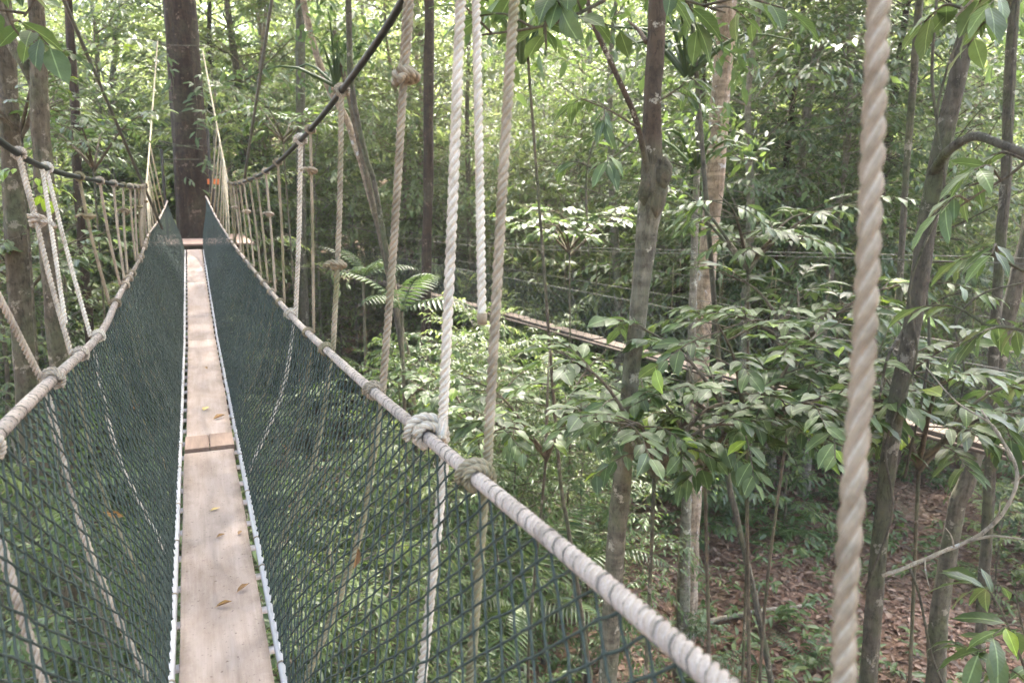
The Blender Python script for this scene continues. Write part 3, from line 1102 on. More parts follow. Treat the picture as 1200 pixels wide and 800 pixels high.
def frond_mesh(seed, L, nl, leafl, mat, droop=.9, wr=.22):
    r = np.random.default_rng(seed)
    c, P, D, N, S = frond_arrays(r, np.zeros(3), 0.0, .75, L, nl, leafl, droop, wr)
    mb = MB()
    leaves_into(mb, P, D, N, S, wr, LEAF_T4)
    tube(mb, c[::3], np.linspace(.008, .002, len(c[::3])), 4, cap=False)
    return mb.mesh('frond', M[mat])


FROND = [frond_mesh(1, 1.0, 16, .20, 'leaf_dark'), frond_mesh(2, 1.3, 24, .22, 'leaf_mid', 1.1), frond_mesh(3, 1.9, 26, .42, 'leaf_mid', .8, .13)]


def fern(p, n, fr, scale, label, group, name='fern', cat='fern', trunk=None):
    t = base_empty(name, p, label, cat, group, random.random() * 6.28, scale)
    for k in range(n):
        o = link('frond', fr, t, (0, 0, trunk or 0))
        o.rotation_euler = (random.gauss(0, .1), random.gauss(0, .2), k * 2 * math.pi / n + random.gauss(0, .2))
        s = random.uniform(.75, 1.1)
        o.scale = (s, s, s)
    if trunk:
        mb = MB()
        tube(mb, [(0, 0, -.3), (.02, 0, trunk * .5), (0, 0, trunk)], [.03, .025, .02], 7)
        link('stem', mb.mesh('stem', M['bark_brown']), t)
    return t


rz_rng = np.random.default_rng(5)


def tree_copy(kind, i, loc, s, label, group, name='tree', cat='tree', rz=None, sz=None):
    tm, cm, H = PR[kind][i]
    t = base_empty(name, loc, label, cat, group, rz_rng.random() * 6.28 if rz is None else rz, (s, s, sz or s))
    link('trunk' if kind != 'shrub' else 'stem', tm, t)
    link('crown' if kind != 'shrub' else 'foliage', cm, t)
    return t


def az_pt(px, d):
    """ground point in the direction of column px at horizontal distance d"""
    r = ray(px, 300)
    h = norm(r[:2])
    x, y = h * d
    return np.array([x, y, gz(x, y)])


# ------------------------------------------------------------------ the great tree at the end of the bridge and its platform
GT = np.array([.10, 19.9, 0])
GT[2] = gz(GT[0], GT[1])
gt = base_empty('great_tree', GT, 'massive dark reddish trunk standing at the far end of the bridge', 'tree')
mb = MB()
zz = np.array([-.6, 0, .6, 1.6, 4, 7, 10, 14, 19, 25])
pp = np.stack([np.array([0, 0, 0, 0, .0, -.03, -.02, -.08, -.1, 0]), zz * 0, zz], -1)
rr = np.array([1.0, .85, .62, .50, .39, .375, .355, .33, .31, .25])
c = curve(pp, 60)
tube(mb, curve(pp, 160), np.interp(curve(pp, 160)[:, 2], zz, rr), 40, 0.012, relief=.07)
for k in range(5):
    a = k * 1.3 + .4
    z0 = 15 + k * 1.6
    tube(mb, curve(np.array([(0, 0, z0), (math.cos(a) * 1.5, math.sin(a) * 1.5, z0 + 1.2), (math.cos(a) * 3.6, math.sin(a) * 3.6, z0 + 2.0)]), 8), np.linspace(.16, .05, 8), 8)
link('trunk', mb.mesh('trunk', M['bark_red']), gt)
r_ = np.random.default_rng(77)
mb = MB()
n = 9000
th = r_.random(n) * 6.283
rad = np.sqrt(r_.random(n)) * 5
zc = 19 + 4.5 * (r_.random(n) - .35)
clump = r_.normal(size=(n, 3)) * .2
leaves_into(mb, np.stack([rad * np.cos(th), rad * np.sin(th), zc], -1) + clump, r_.normal(size=(n, 3)) + np.array([0, 0, -.4]), np.array([0, 0, 1.]) + r_.normal(size=(n, 3)) * .4, .22 * (.7 + .6 * r_.random(n)), .42, LEAF_T4)
link('crown', mb.mesh('crown', M['leaf_mid']), gt)
# leafy climber sprigs on the trunk
cl = base_empty('climbing_plant', GT + np.array([0, -.46, 7.0]), 'pale leaved creeper clinging to the front of the great trunk', 'climber')
LV = {'broad': [near_leaf_mesh('leaf', M['leaf_glossy'], .44, .22, .10, seed=i) for i in range(4)],
      'slim': [near_leaf_mesh('leaf', M['leaf_glossy'], .30, .30, .12, seed=10 + i) for i in range(4)],
      'round': [near_leaf_mesh('leaf', M['leaf_glossy'], .62, .18, .08, seed=20 + i) for i in range(3)],
      'fresh': [near_leaf_mesh('leaf', M['leaf_yellow'], .46, .22, .10, seed=30 + i) for i in range(2)]}


def put_leaf(me, parent, p, d, nrm, L, base, W=1.0):
    d = norm(d)
    sd = norm(np.cross(nrm, d))
    n = np.cross(d, sd)
    o = link('leaf', me, parent, p - base)
    from mathutils import Matrix
    o.rotation_euler = Matrix(((d[0], sd[0], n[0]), (d[1], sd[1], n[1]), (d[2], sd[2], n[2]))).to_euler()
    o.scale = (L, L * W, L)
    return o


mb = MB()
bb = GT + np.array([0, -.46, 7.0])
for (x0, z0, x1, z1) in ((.16, 2.9, .10, 1.5), (.27, 1.3, .34, .3), (.30, 3.0, .36, 2.0), (-.34, 3.4, -.30, 2.3)):
    a, b2 = np.array([x0, -.02, z0]), np.array([x1, -.02, z1])
    tube(mb, curve(np.array([a, (a + b2) / 2 + np.array([.05, -.05, 0]), b2]), 8), .008, 5)
    for m in range(14):
        f = random.random()
        p = bb + a * (1 - f) + b2 * f + np.array([0, -.04, 0])
        put_leaf(random.choice(LV['slim']), cl, p, np.array([random.gauss(0, 1), -.5, -.4 + random.gauss(0, .4)]), np.array([0, -.6, .8]), random.uniform(.2, .34), bb)
link('stem', mb.mesh('stem', M['bark_brown']), cl)

PZ = EYE[2] - .93
pf = base_empty('tree_platform', (GT[0], 19.0, PZ), 'brown timber platform fixed round the great trunk at the far end of the bridge', 'platform')
pb = np.array([GT[0], 19.0, PZ])
for k in range(17):
    mb = MB()
    y = 17.25 + k * .245
    hole = abs(y - GT[1]) < .62
    if not hole:
        box(mb, (GT[0] + .06, y, PZ - .02), 2.0, .235, .04, None, .006)
        link('board', mb.mesh('board', M['deck'], pb, False), pf)
    else:
        for s in (-1, 1):
            mb = MB()
            box(mb, (GT[0] + .06 + s * .80, y, PZ - .02), .40, .235, .04, None, .006)
            link('board', mb.mesh('board', M['deck'], pb, False), pf)
for s in (-1, 1):
    mb = MB()
    box(mb, (GT[0] + s * .75, 19.25, PZ - .125), .11, 3.9, .15, None, .008)
    link('beam', mb.mesh('beam', M['deck'], pb, False), pf)
mb = MB()
box(mb, (GT[0] + .06, 17.27, PZ - .115), 1.38, .05, .13, None, .006)
link('beam', mb.mesh('beam', M['void'], pb, False), pf)
# poles lashed across the trunk above the deck
for (xa, xb, ya, yb) in ((185, 238, 165, 176), (183, 262, 171, 171), (190, 236, 187, 187), (188, 240, 53, 54)):
    mb = MB()
    A_, B_ = at_y(xa, ya, 19.36), at_y(xb, yb, 19.36)
    tube(mb, [A_, (A_ + B_) / 2, B_], .013, 8)
    link('cross_pole', mb.mesh('cross_pole', M['bark_dark'], pb), pf)
for (px, top) in ((243, 150), (189, 175)):
    mb = MB()
    A_ = at_y(px, top, 19.3)
    B_ = A_.copy(); B_[2] = PZ
    tube(mb, [B_, (A_ + B_) / 2, A_], .03, 8)
    link('post', mb.mesh('post', M['void'], pb), pf)
ob_ = at_y(250, 213, 19.7)
t = base_empty('sign_board', ob_, 'small plain orange board on a grey post beside the great trunk', 'board')
mb = MB()
box(mb, ob_, .26, .02, .12, None, .004)
link('panel', mb.mesh('panel', M['orange'], ob_, False), t)
mb = MB()
box(mb, (ob_[0], ob_[1] + .035, (ob_[2] + .1 + PZ) / 2), .05, .05, ob_[2] + .1 - PZ)
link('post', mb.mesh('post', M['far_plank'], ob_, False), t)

# straight stay cables running up past the bridge
for (a, b2, ya, yb, r, lb) in (((70, -12), (190, 268), 9.0, 13.2, .020, 'dark steel stay cable slanting down to the left handrail'),
                               ((320, -12), (274, 290), 9.0, 12.6, .018, 'dark steel stay cable slanting down to the right handrail')):
    A_, B_ = at_y(a[0], a[1], ya), at_y(b2[0], b2[1], yb)
    A_ = A_ + (A_ - B_) * .6
    mb = MB()
    tube(mb, [A_, A_ * .5 + B_ * .5 + np.array([0, 0, -.015]), B_], r, 8)
    o = link('stay_cable', mb.mesh('stay_cable', M['cable_steel'], B_))
    o.location = B_
    tag(o, lb, 'cable', 'stay cables of the bridge')

# dry leaves lying on the planks
def on_board(px, py):
    r = ray(px, py)
    best, t = None, 1.0
    while t < 20:
        p = EYE + r * t
        if p[2] <= float(bz(p[1])): return p
        t += .005
    return EYE + r * 5


dl = [near_leaf_mesh('dry_leaf', M['dry_leaf'], .34, -.1, .5, seed=41), near_leaf_mesh('dry_leaf', M['dry_yellow'], .45, .05, .15, seed=42), near_leaf_mesh('dry_leaf', M['dry_leaf'], .55, -.1, .35, seed=43)]
for (px, py, k, L, rz, lb) in ((252, 713, 0, .062, -1.45 + 1.57, 'curled brown leaf lying across the near plank'), (277, 696, 0, .065, .7, 'twisted brown dry leaf on the near plank beside the right rail'),
                               (249, 492, 2, .09, .3, 'brown dry leaf lying on the plank beyond the wooden blocks'), (238, 482, 1, .10, 1.2, 'yellow dry leaf lying beyond the wooden blocks'),
                               (279, 628, 2, .034, 1.0, 'tiny dark leaf scrap on the plank, halfway to the blocks'), (253, 631, 2, .04, .2, 'small dark leaf scrap in the middle of the plank'),
                               (246, 600, 1, .055, .5, 'pale yellow leaf sliver on the plank'), (243, 433, 2, .05, 2.0, 'small dark leaf on the second plank')):
    p = on_board(px, py)
    o = link('dry_leaf', dl[k], None, p + np.array([0, 0, .007]))
    o.rotation_euler = (0, 0, rz)
    o.scale = (L, L, L)
    tag(o, lb, 'leaf', 'dry leaves on the planks')

for (px, py, xx, L, rz, lb) in ((120, 600, -.31, .06, .4, 'brown dry leaf caught in the left net near the eye'), (420, 640, .33, .055, 2.0, 'dry leaf caught in the right net below the tan ropes'),
                             (330, 520, .36, .07, 1.0, 'curled leaf caught halfway up the right net'), (165, 470, -.33, .07, 2.6, 'dry leaf caught in the left net beyond the wooden blocks')):
    p = at_x(px, py, xx)
    o = link('dry_leaf', dl[0], None, p)
    o.rotation_euler = (1.3, rz, .3)
    o.scale = (L, L, L)
    tag(o, lb, 'leaf', 'dry leaves caught in the nets')

# ------------------------------------------------------------------ second walkway crossing behind
W0, W1 = at_dist(335, 299, 30.0), at_dist(1290, 552, 7.0)
W0[2] = W1[2] = EYE[2] - 2.35


def lvl(px, py, h=2.35):
    r = ray(px, py)
    return EYE + r * (-h / r[2])


W0, W1 = lvl(352, 304), lvl(1270, 552)
wd = norm(W1 - W0)
wn_ = np.array([-wd[1], wd[0], 0])
WB = (W0 + W1) / 2
w2 = base_empty('rope_bridge', WB, 'second plank walkway with thin rope rails crossing behind the shrubs', 'bridge')
LW = np.linalg.norm(W1 - W0)
npl = int(LW / 2.4)
for k in range(npl):
    a = W0 + wd * (k * LW / npl + .01)
    b2 = W0 + wd * ((k + 1) * LW / npl - .01)
    mb = MB()
    sag = 0.05 * math.sin(k * 1.3)
    box(mb, (a + b2) / 2 + np.array([0, 0, sag * .3]), np.linalg.norm(b2 - a), .24, .06, np.stack([wd, wn_, [0, 0, 1]]), .006)
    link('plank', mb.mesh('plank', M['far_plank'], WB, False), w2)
for s in (-1, 1):
    mb = MB()
    tube(mb, curve(np.stack([W0 + wn_ * s * .15 - [0, 0, .03], (W0 + W1) / 2 + wn_ * s * .15 - [0, 0, .03], W1 + wn_ * s * .15 - [0, 0, .03]]), 20), .022, 8)
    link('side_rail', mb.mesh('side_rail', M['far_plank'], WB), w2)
    for hgt, rr_, nm, mt in ((.85, .0045, 'handrail', 'cable_steel'), (1.55, .0045, 'cable', 'cable_steel')):
        mb = MB()
        tube(mb, curve(np.stack([W0 + wn_ * s * .45 + [0, 0, hgt + .25 * (hgt > 1)], (W0 + W1) / 2 + wn_ * s * .45 + [0, 0, hgt - .2 * (hgt > 1)], W1 + wn_ * s * .45 + [0, 0, hgt + .25 * (hgt > 1)]]), 24), rr_, 6)
        link(nm, mb.mesh(nm, M[mt], WB), w2)
    # diamond net side
    mb = MB()
    nn = int(LW / .11)
    for k in range(nn):
        for q in range(7):
            s0, s1 = k * LW / nn, (k + 1) * LW / nn
            h0, h1 = q / 7, (q + 1) / 7
            if (k + q) % 2: h0, h1 = h1, h0
            pa = W0 + wd * s0 + wn_ * s * (.22 + .23 * h0) + np.array([0, 0, .85 * h0])
            pb2 = W0 + wd * s1 + wn_ * s * (.22 + .23 * h1) + np.array([0, 0, .85 * h1])
            tube(mb, [pa, pb2], .0028, 3, cap=False)
    link('net', mb.mesh('net', M['twine'], WB), w2)
    hr0 = None
    for k in range(int(LW / .9)):
        p = W0 + wd * (k * .9 + .3) + wn_ * s * .45 + np.array([0, 0, .85])
        if hr0 is None:
            mb = MB()
            tube(mb, [(0, 0, 0), (0, 0, .3), (0, 0, .58)], .004, 5)
            hr0 = mb.mesh('hanger_rope', M['rope_green'])
        link('hanger_rope', hr0, w2, p - WB)

# pale sandy track on the slope seen below the second walkway
tr_ = MB()
ctr = at_ground(690, 414)
along = norm(np.array([.93, -.25, 0]))
across = np.array([.25, .93, 0])
g_ = []
for i in range(25):
    for j in range(9):
        u, w_ = (i / 24 - .5) * 9, (j / 8 - .5) * (2.6 + .5 * math.sin(i * .9))
        p = ctr[:2] + along[:2] * u + across[:2] * w_
        g_.append((p[0], p[1], gz(*p) + .03 - .035 * (j in (0, 8))))
q_ = [(i * 9 + j, i * 9 + 9 + j, i * 9 + 10 + j, i * 9 + j + 1) for i in range(24) for j in range(8)]
tr_.add(g_, q_)
o = link('path', tr_.mesh('path', M['sand']))
tag(o, 'pale sandy track on the slope below the second walkway', kind='structure')


# ------------------------------------------------------------------ trees one can tell apart
def px_trunk(pts, dist, rads, mat, label, top_h=None, name='tree', limbs=(), cat='tree', group=None, wob=0.03, extra_top=True):
    """a trunk through the given columns at one horizontal distance, continued down to the ground and up out of sight"""
    P = [at_dist(x, y, dist) for x, y in pts]
    rd = [w / 2 / FPX * np.linalg.norm(p - EYE) * .80 for w, p in zip(rads, P)]
    d = norm(P[0] - P[1])
    d = norm(d + np.array([0, 0, .8]))
    if extra_top:
        for k in range(2):
            P = [P[0] + d * 2.4] + P
            rd = [rd[0] * .82] + rd
    dl_ = norm(P[-1] - P[-2])
    dl_ = norm(dl_ + np.array([0, 0, -.8]))
    g0 = gz(P[-1][0], P[-1][1])
    if P[-1][2] > g0 + .2:
        hgt = P[-1][2] - g0
        P.append(P[-1] + dl_ * hgt * .55); rd.append(rd[-1] * 1.10)
        P.append(P[-1] + np.array([dl_[0] * .2, dl_[1] * .2, -1]) * hgt * .5); rd.append(rd[-1] * 1.3)
    P, rd = np.array(P), np.array(rd)
    n = 150
    c = curve(P, n)
    s = np.concatenate([[0], np.cumsum(np.linalg.norm(np.diff(P, axis=0), axis=1))])
    rr = np.interp(np.linspace(0, s[-1], n), s, rd)
    base = P[-1].copy()
    base[2] = gz(base[0], base[1])
    t = base_empty(name, base, label, cat, group)
    mb = MB()
    tube(mb, c, rr, 24, .012, relief=.075)
    for lm in limbs:
        lp = np.array([at_dist(x, y, dist + dz) for (x, y, dz) in lm[0]])
        tube(mb, curve(lp, 14), np.linspace(lm[1], lm[2], 14), 8, .03)
    link('trunk', mb.mesh('trunk', M[mat], base), t)
    return t, base, P[0]


def leaf_crown(t, base, c, n, rad, L, mat, seed, wr=.42, squash=.6):
    """clumped crown high above, out of the frame or at its edge"""
    r = np.random.default_rng(seed)
    k = max(12, n // 60)
    cc = r.normal(size=(k, 3)) * rad * np.array([.5, .5, .5 * squash])
    cid = r.integers(0, k, n)
    P = c + cc[cid] + r.normal(size=(n, 3)) * rad * .16
    mb = MB()
    leaves_into(mb, P, r.normal(size=(n, 3)) + np.array([0, 0, -.4]), np.array([0, 0, 1.]) + r.normal(size=(n, 3)) * .4, L * (.7 + .6 * r.random(n)), wr, LEAF_T6)
    for q in range(min(k, 16)):
        tube(mb, curve(np.array([c + np.array([0, 0, -rad * .5]), c + cc[q] * .5, c + cc[q]]), 6), np.linspace(.03, .006, 6), 4, cap=False)
    return link('crown', mb.mesh('crown', M[mat], base), t)


# middle tree
mt, mtb, mtop = px_trunk([(770, 15), (765, 110), (764, 190), (766, 225), (759, 265), (752, 330), (741, 420), (733, 520), (722, 640), (714, 770)], 5.6,
                         [23, 23, 29, 39, 30, 27, 25, 25, 25, 24], 'bark_burl', 'grey banded trunk with a swollen burl in the middle of the view',
                         limbs=(([(766, 232, 0), (748, 150, -.15), (735, 115, -.3), (712, 65, -.4), (690, 12, -.5), (684, -60, -.5)], .022, .013),
                                ([(758, 50, 0), (748, 35, .1), (736, 25, .2)], .018, .008)))
mb = MB()
for (x, y, rr_, k) in ((778, 205, .055, 0), (756, 222, .05, 1), (770, 232, .06, 2), (738, 160, .0, 3)):
    if rr_ <= 0: continue
    p = at_dist(x, y, 5.55)
    tube(mb, curve(np.array([p + [0, 0, rr_ * 2.2], p + [0.01, 0, rr_], p, p - [0.01, 0, rr_], p - [0, 0, rr_ * 2.2]]), 12), np.interp(np.linspace(0, 1, 12), [0, .3, .5, .7, 1], [.01, rr_ * .9, rr_, rr_ * .9, .01]), 10, .08)
link('burl', mb.mesh('burl', M['bark_brown'], mtb), mt)
leaf_crown(mt, mtb, mtop + np.array([0, 0, -.3]), 5000, 3.0, .2, 'leaf_mid', 5)

TR = [
    # pts, dist, widths, mat, label, crown?
    ([(1140, -5), (1112, 130), (1090, 240), (1072, 370), (1050, 480), (1035, 600), (1022, 740)], 5.2, [18, 21, 23, 22, 21, 20, 20], 'bark_dark', 'dark mossy trunk leaning right beyond the nearest beige rope', 1),
    ([(852, -5), (846, 90), (838, 200), (830, 300), (822, 400)], 12.5, [26, 25, 27, 24, 24], 'bark_pale', 'pale flaking trunk just right of the burled grey tree', 1),
    ([(503, 40), (502, 120), (502, 210), (500, 300)], 17, [14, 14, 14, 14], 'bark_red', 'slim red brown trunk behind the tan rope and black cable', 1),
    ([(4, 20), (12, 150), (18, 260), (28, 400)], 9.5, [20, 22, 25, 27], 'bark_brown', 'mottled brown trunk at the left edge of the view', 1),
    ([(42, -5), (46, 120), (52, 220), (60, 330)], 8.2, [17, 20, 22, 20], 'bark_brown', 'dark brown trunk rising behind the left handrail knots', 1),
    ([(355, 0), (380, 90), (410, 150), (438, 245), (460, 330)], 13.0, [8, 9, 9, 9, 9], 'bark_pale', 'thin pale sapling leaning right behind the black cable', 0),
    ([(408, -5), (412, 100), (428, 180), (446, 255)], 11.0, [8, 8, 7, 7], 'bark_dark', 'thin dark stem beside the leaning pale sapling', 0),
    ([(1078, -5), (1070, 100), (1062, 200), (1055, 320), (1050, 420)], 9.5, [9, 9, 8, 8, 8], 'bark_dark', 'slim dark sapling left of the leaning mossy trunk', 1),
    ([(1185, 60), (1180, 180), (1172, 300), (1164, 420), (1160, 560)], 8.5, [12, 12, 12, 12, 13], 'bark_dark', 'brown trunk at the right edge of the view', 1),
    ([(1140, 540), (1122, 590), (1110, 660), (1100, 730), (1096, 810)], 10.5, [20, 20, 20, 21, 23], 'bark_dark', 'dark stump-like trunk standing in the brown leaf litter', 0),
    ([(806, 530), (804, 610), (801, 700), (800, 760)], 11.5, [12, 14, 17, 20], 'bark_grey', 'grey trunk standing in the litter right of the burled tree', 0),
    ([(852, 545), (862, 600), (878, 670), (893, 740), (905, 810)], 8.5, [8, 8, 8, 8, 8], 'bark_dark', 'thin curved dark stem slanting down across the litter', 0),
    ([(655, 545), (666, 620), (680, 710), (692, 800)], 8.0, [5, 6, 6, 6], 'bark_brown', 'thin brown stem below the loose white rope', 0),
    ([(478, 420), (490, 450), (505, 500), (515, 540)], 12.0, [9, 9, 9, 9], 'bark_brown', 'short leaning brown trunk behind the tan rope near the handrail', 0),
    
    ([(352, 60), (352, 170), (354, 280)], 22.0, [12, 12, 12], 'bark_dark', 'dark distant trunk straight above the right handrail', 1),
    ([(88, 130), (92, 230), (100, 330)], 19.0, [11, 11, 11], 'bark_red', 'red brown trunk beyond the left black cable', 1),
]
for k, (pts, dist, ws, mat, lb, cr) in enumerate(TR):
    nm = 'sapling' if max(ws) < 12 else 'tree'
    t, bs, tp = px_trunk(pts, dist, ws, mat, lb, name=nm, cat=nm, limbs=(([(46, 125, 0), (42, 100, .1), (30, 76, .1), (14, 52, .2), (2, 15, .3), (-14, -50, .4)], .06, .035),) if k == 4 else (([(1092, 205, 0), (1110, 178, -.2), (1140, 160, -.3), (1170, 168, -.5), (1215, 185, -.6)], .03, .018),
                         ([(1060, 385, 0), (1040, 420, -.1), (1030, 470, -.1)], .012, .006)) if k == 0 else ())
    if cr:
        leaf_crown(t, bs, tp + np.array([0, 0, .2]), 4200 if dist < 14 else 3000, 2.6, .2, ('leaf_mid', 'leaf_dark', 'leaf_bright')[k % 3], 40 + k)
    elif k not in (5, 6, 8):
        leaf_crown(t, bs, tp + np.array([0, 0, -.3]), 260, .9, .16, ('leaf_mid', 'leaf_dark')[k % 2], 40 + k)

# forked pale trunk seen high at left: a limb of a left tree
# dead bleached branch fallen across the right side
db = [at_dist(x, y, d) for x, y, d in ((1150, 480, 4.9), (1190, 545, 4.8), (1182, 590, 4.75), (1150, 625, 4.7), (1100, 648, 4.65), (1060, 665, 4.6), (1034, 674, 4.6))]
mb = MB()
tube(mb, curve(np.array(db), 70), np.interp(np.linspace(0, 1, 70), [0, .25, .7, 1], [.005, .009, .0105, .0105]), 10, .07, relief=.14)
for (x, y, d, ex, ey) in ((1186, 566, 4.8, 1200, 556), (1165, 612, 4.72, 1172, 588), (1118, 641, 4.66, 1108, 618), (1084, 655, 4.62, 1090, 690), (1182, 530, 4.8, 1165, 520)):
    A_, B_ = at_dist(x, y, d), at_dist(ex, ey, d - .05)
    tube(mb, curve(np.array([A_, (A_ + B_) / 2 + rng.normal(size=3) * .01, B_]), 8), np.linspace(.006, .002, 8), 5, .08)
f2 = [at_dist(x, y, d) for x, y, d in ((1135, 634, 4.68), (1165, 628, 4.6), (1215, 634, 4.5))]
tube(mb, curve(np.array(f2), 14), np.linspace(.008, .004, 14), 7, .05)
f3 = [at_dist(x, y, d) for x, y, d in ((1185, 540, 4.8), (1165, 500, 4.85), (1120, 470, 4.9), (1085, 430, 5.0))]
tube(mb, curve(np.array(f3), 14), np.linspace(.007, .003, 14), 7, .05)
o = link('dead_branch', mb.mesh('dead_branch', M['dead'], db[-1]), None, db[-1])
tag(o, 'bleached forked dead branch lodged against the leaning mossy trunk', 'branch')
# fallen stick on the litter
s0, s1 = at_ground(812, 737), at_ground(948, 716)
mb = MB()
tube(mb, curve(np.array([s0 + [0, 0, .08], (s0 + s1) / 2 + [0, 0, .15], s1 + [0, 0, .12]]), 12), np.linspace(.05, .025, 12), 7, .06)
o = link('fallen_branch', mb.mesh('fallen_branch', M['dead'], s0), None, s0)
tag(o, 'pale fallen stick lying on the brown leaf litter', 'branch')
# lianas
for (pts, d, r, lb) in (([(1098, -5), (1092, 90), (1100, 180), (1084, 300), (1088, 420), (1060, 560)], 5.8, .010, 'thin liana hanging beside the leaning mossy trunk'),
                        ([(1134, 10), (1098, 130), (1106, 225), (1066, 335), (1074, 420), (1038, 520), (1046, 600), (1014, 690)], 5.12, .008, 'thin vine winding round the leaning mossy trunk'),
                        ([(1205, 330), (1150, 345), (1120, 380), (1130, 440), (1112, 520)], 6.5, .007, 'looping vine near the right edge above the bleached branch'),
                        ([(1192, -5), (1185, 100), (1184, 180), (1176, 260)], 5.0, .006, 'thin dark liana hanging at the right edge'),
                        ([(1066, 665), (1078, 700), (1090, 760), (1104, 800)], 5.2, .008, 'thin stalk hanging from the bleached dead branch'),
                        ([(690, 300), (688, 200), (710, 130)], 14, .02, 'thin crooked stem in the bright gap behind the loose rope')):
    p = np.array([at_dist(x, y, d) for x, y in pts])
    mb = MB()
    tube(mb, curve(p, 30), r, 6, .05)
    o = link('liana', mb.mesh('liana', M['bark_dark'], p[-1]), None, p[-1])
    tag(o, lb, 'liana')


# ------------------------------------------------------------------ broad-leaved shrubs close enough to see every leaf
def leafy(branches, base, label, kind='broad', leafL=.15, nleaf=8, seed=0, name='shrub', cat='shrub', mat='bark_brown', stem_r=.02, twigs=5, tw_len=.42, fresh=.03, stem_from=None, group=None, flat=.25, droop=.10):
    """branches: list of point lists (space); twigs and rosettes of leaf objects along them"""
    r = np.random.default_rng(seed)
    t = base_empty(name, base, label, cat, group)
    mb = MB()
    allv = []
    for br in branches:
        b = curve(np.array(br), 16)
        tube(mb, b, np.linspace(stem_r, .004, 16), 6, .03, cap=False)
        for w in range(twigs):
            f = .25 + .75 * (w + r.random()) / twigs
            j = min(int(f * 15), 14)
            q0 = b[j]
            bd = norm(b[j + 1] - b[j])
            hd = norm(np.array([bd[0], bd[1], 0]) + 1e-4)
            td = norm(rot_z(hd, (1 if w % 2 else -1) * (.4 + .9 * r.random())) + np.array([0, 0, .15 + .25 * r.normal()]))
            tl = tw_len * (.6 + .7 * r.random())
            tw = curve(np.array([q0, q0 + td * tl * .5 + [0, 0, .02], q0 + td * tl + [0, 0, -.03]]), 7)
            tube(mb, tw, np.linspace(.006, .003, 7), 4, cap=False)
            for m in range(nleaf):
                h = .25 + .75 * (m + 1) / nleaf
                x = min(int(h * 6), 5)
                p = tw[x] + (tw[x + 1] - tw[x]) * (h * 6 - x)
                tdn = norm(tw[x + 1] - tw[x])
                ang = (1 if m % 2 else -1) * (1.15 - .6 * h + .2 * r.normal())
                ld = norm(rot_z(tdn, ang) + np.array([0, 0, -droop * (.4 + r.random())]))
                nn = norm(np.array([0, 0, 1.0]) + r.normal(size=3) * flat)
                lv = LV['fresh'] if r.random() < fresh else LV[kind]
                allv.append((np.linalg.norm(p - EYE), lv[r.integers(0, len(lv))], p, ld, nn, leafL * (.65 + .6 * r.random())))
    allv.sort(key=lambda q: q[0])
    for q in allv[:290]:
        put_leaf(q[1], t, q[2], q[3], q[4], q[5], np.asarray(base), r.uniform(.8, 1.2))
    rest = allv[290:]
    if rest:
        m2 = MB()
        leaves_into(m2, np.array([q[2] for q in rest]), np.array([q[3] for q in rest]), np.array([q[4] for q in rest]), np.array([q[5] for q in rest]), .42)
        o = link('foliage', m2.mesh('foliage', M['leaf_dark'], base), t)
        o['kind'] = 'stuff'
    link('stem', mb.mesh('stem', M[mat], base), t)
    return t


def shrub_at(cols, dist, label, nb=6, spread=.9, seed=0, stem_px=None, **kw):
    """a treelet whose leafy head sits around the given picture column/row at a distance"""
    r = np.random.default_rng(seed)
    c = at_dist(cols[0], cols[1], dist)
    base = c + np.array([r.normal() * .2, r.normal() * .2, 0])
    base[2] = gz(base[0], base[1])
    brs = []
    fork = c + np.array([0, 0, -.55])
    brs_stem = [base + np.array([0, 0, -.2]), (base + fork) / 2 + r.normal(size=3) * .08, fork]
    for k in range(nb):
        a = k * 2 * math.pi / nb + r.normal() * .3
        e = c + np.array([math.cos(a) * spread, math.sin(a) * spread, r.normal() * .25])
        brs.append([fork + np.array([0, 0, .1 * k / nb]), (fork + e) / 2 + np.array([0, 0, .18]), e])
    t = leafy(brs, base, label, seed=seed, **kw)
    mb = MB()
    tube(mb, curve(np.array(brs_stem), 20), np.linspace(.016, .012, 20), 8, .03)
    link('trunk', mb.mesh('trunk', M['bark_brown'], base), t)
    return t


shrub_at((880, 430), 5.4, 'broad leaved treelet in the middle right, layered branches below the pale flaking trunk', 7, .85, 61, leafL=.165, nleaf=8, twigs=7)
shrub_at((770, 466), 5.0, 'broad leaved treelet spreading glossy rosettes in front of the burled grey tree', 6, .65, 62, leafL=.155, nleaf=8, twigs=7)
shrub_at((640, 468), 6.6, 'broad leaved treelet behind the tan rope with a few fresh yellow leaves', 6, .75, 63, leafL=.15, nleaf=8, twigs=7, fresh=.08)
shrub_at((940, 340), 7.2, 'broad leaved treelet with slender leaves left of the nearest beige rope', 7, 1.0, 64, kind='slim', leafL=.19, nleaf=8, twigs=7)
shrub_at((668, 255), 11.5, 'broad leaved treelet with layered leaves left of the burled trunk', 7, 1.0, 65, leafL=.17, nleaf=8, twigs=7)
shrub_at((1085, 462), 6.0, 'slender leaved treelet at the right beside the bleached branch', 6, .7, 66, kind='slim', leafL=.20, nleaf=8, twigs=8)
shrub_at((1010, 440), 6.4, 'broad leaved treelet behind the nearest beige rope', 6, .8, 67, leafL=.16, nleaf=8, twigs=7)
shrub_at((880, 250), 7.8, 'tall broad leaved treelet with grey green leaves in the upper right', 7, 1.05, 68, kind='slim', leafL=.18, nleaf=8, twigs=7)
shrub_at((25, 285), 10.0, 'dense broad leaved treelet in front of the trunks at the left edge', 6, .8, 71, leafL=.14, nleaf=9, twigs=8)
shrub_at((105, 150), 12.0, 'dense slender leaved treelet above the left black cable', 6, .9, 72, kind='slim', leafL=.16, nleaf=9, twigs=8)
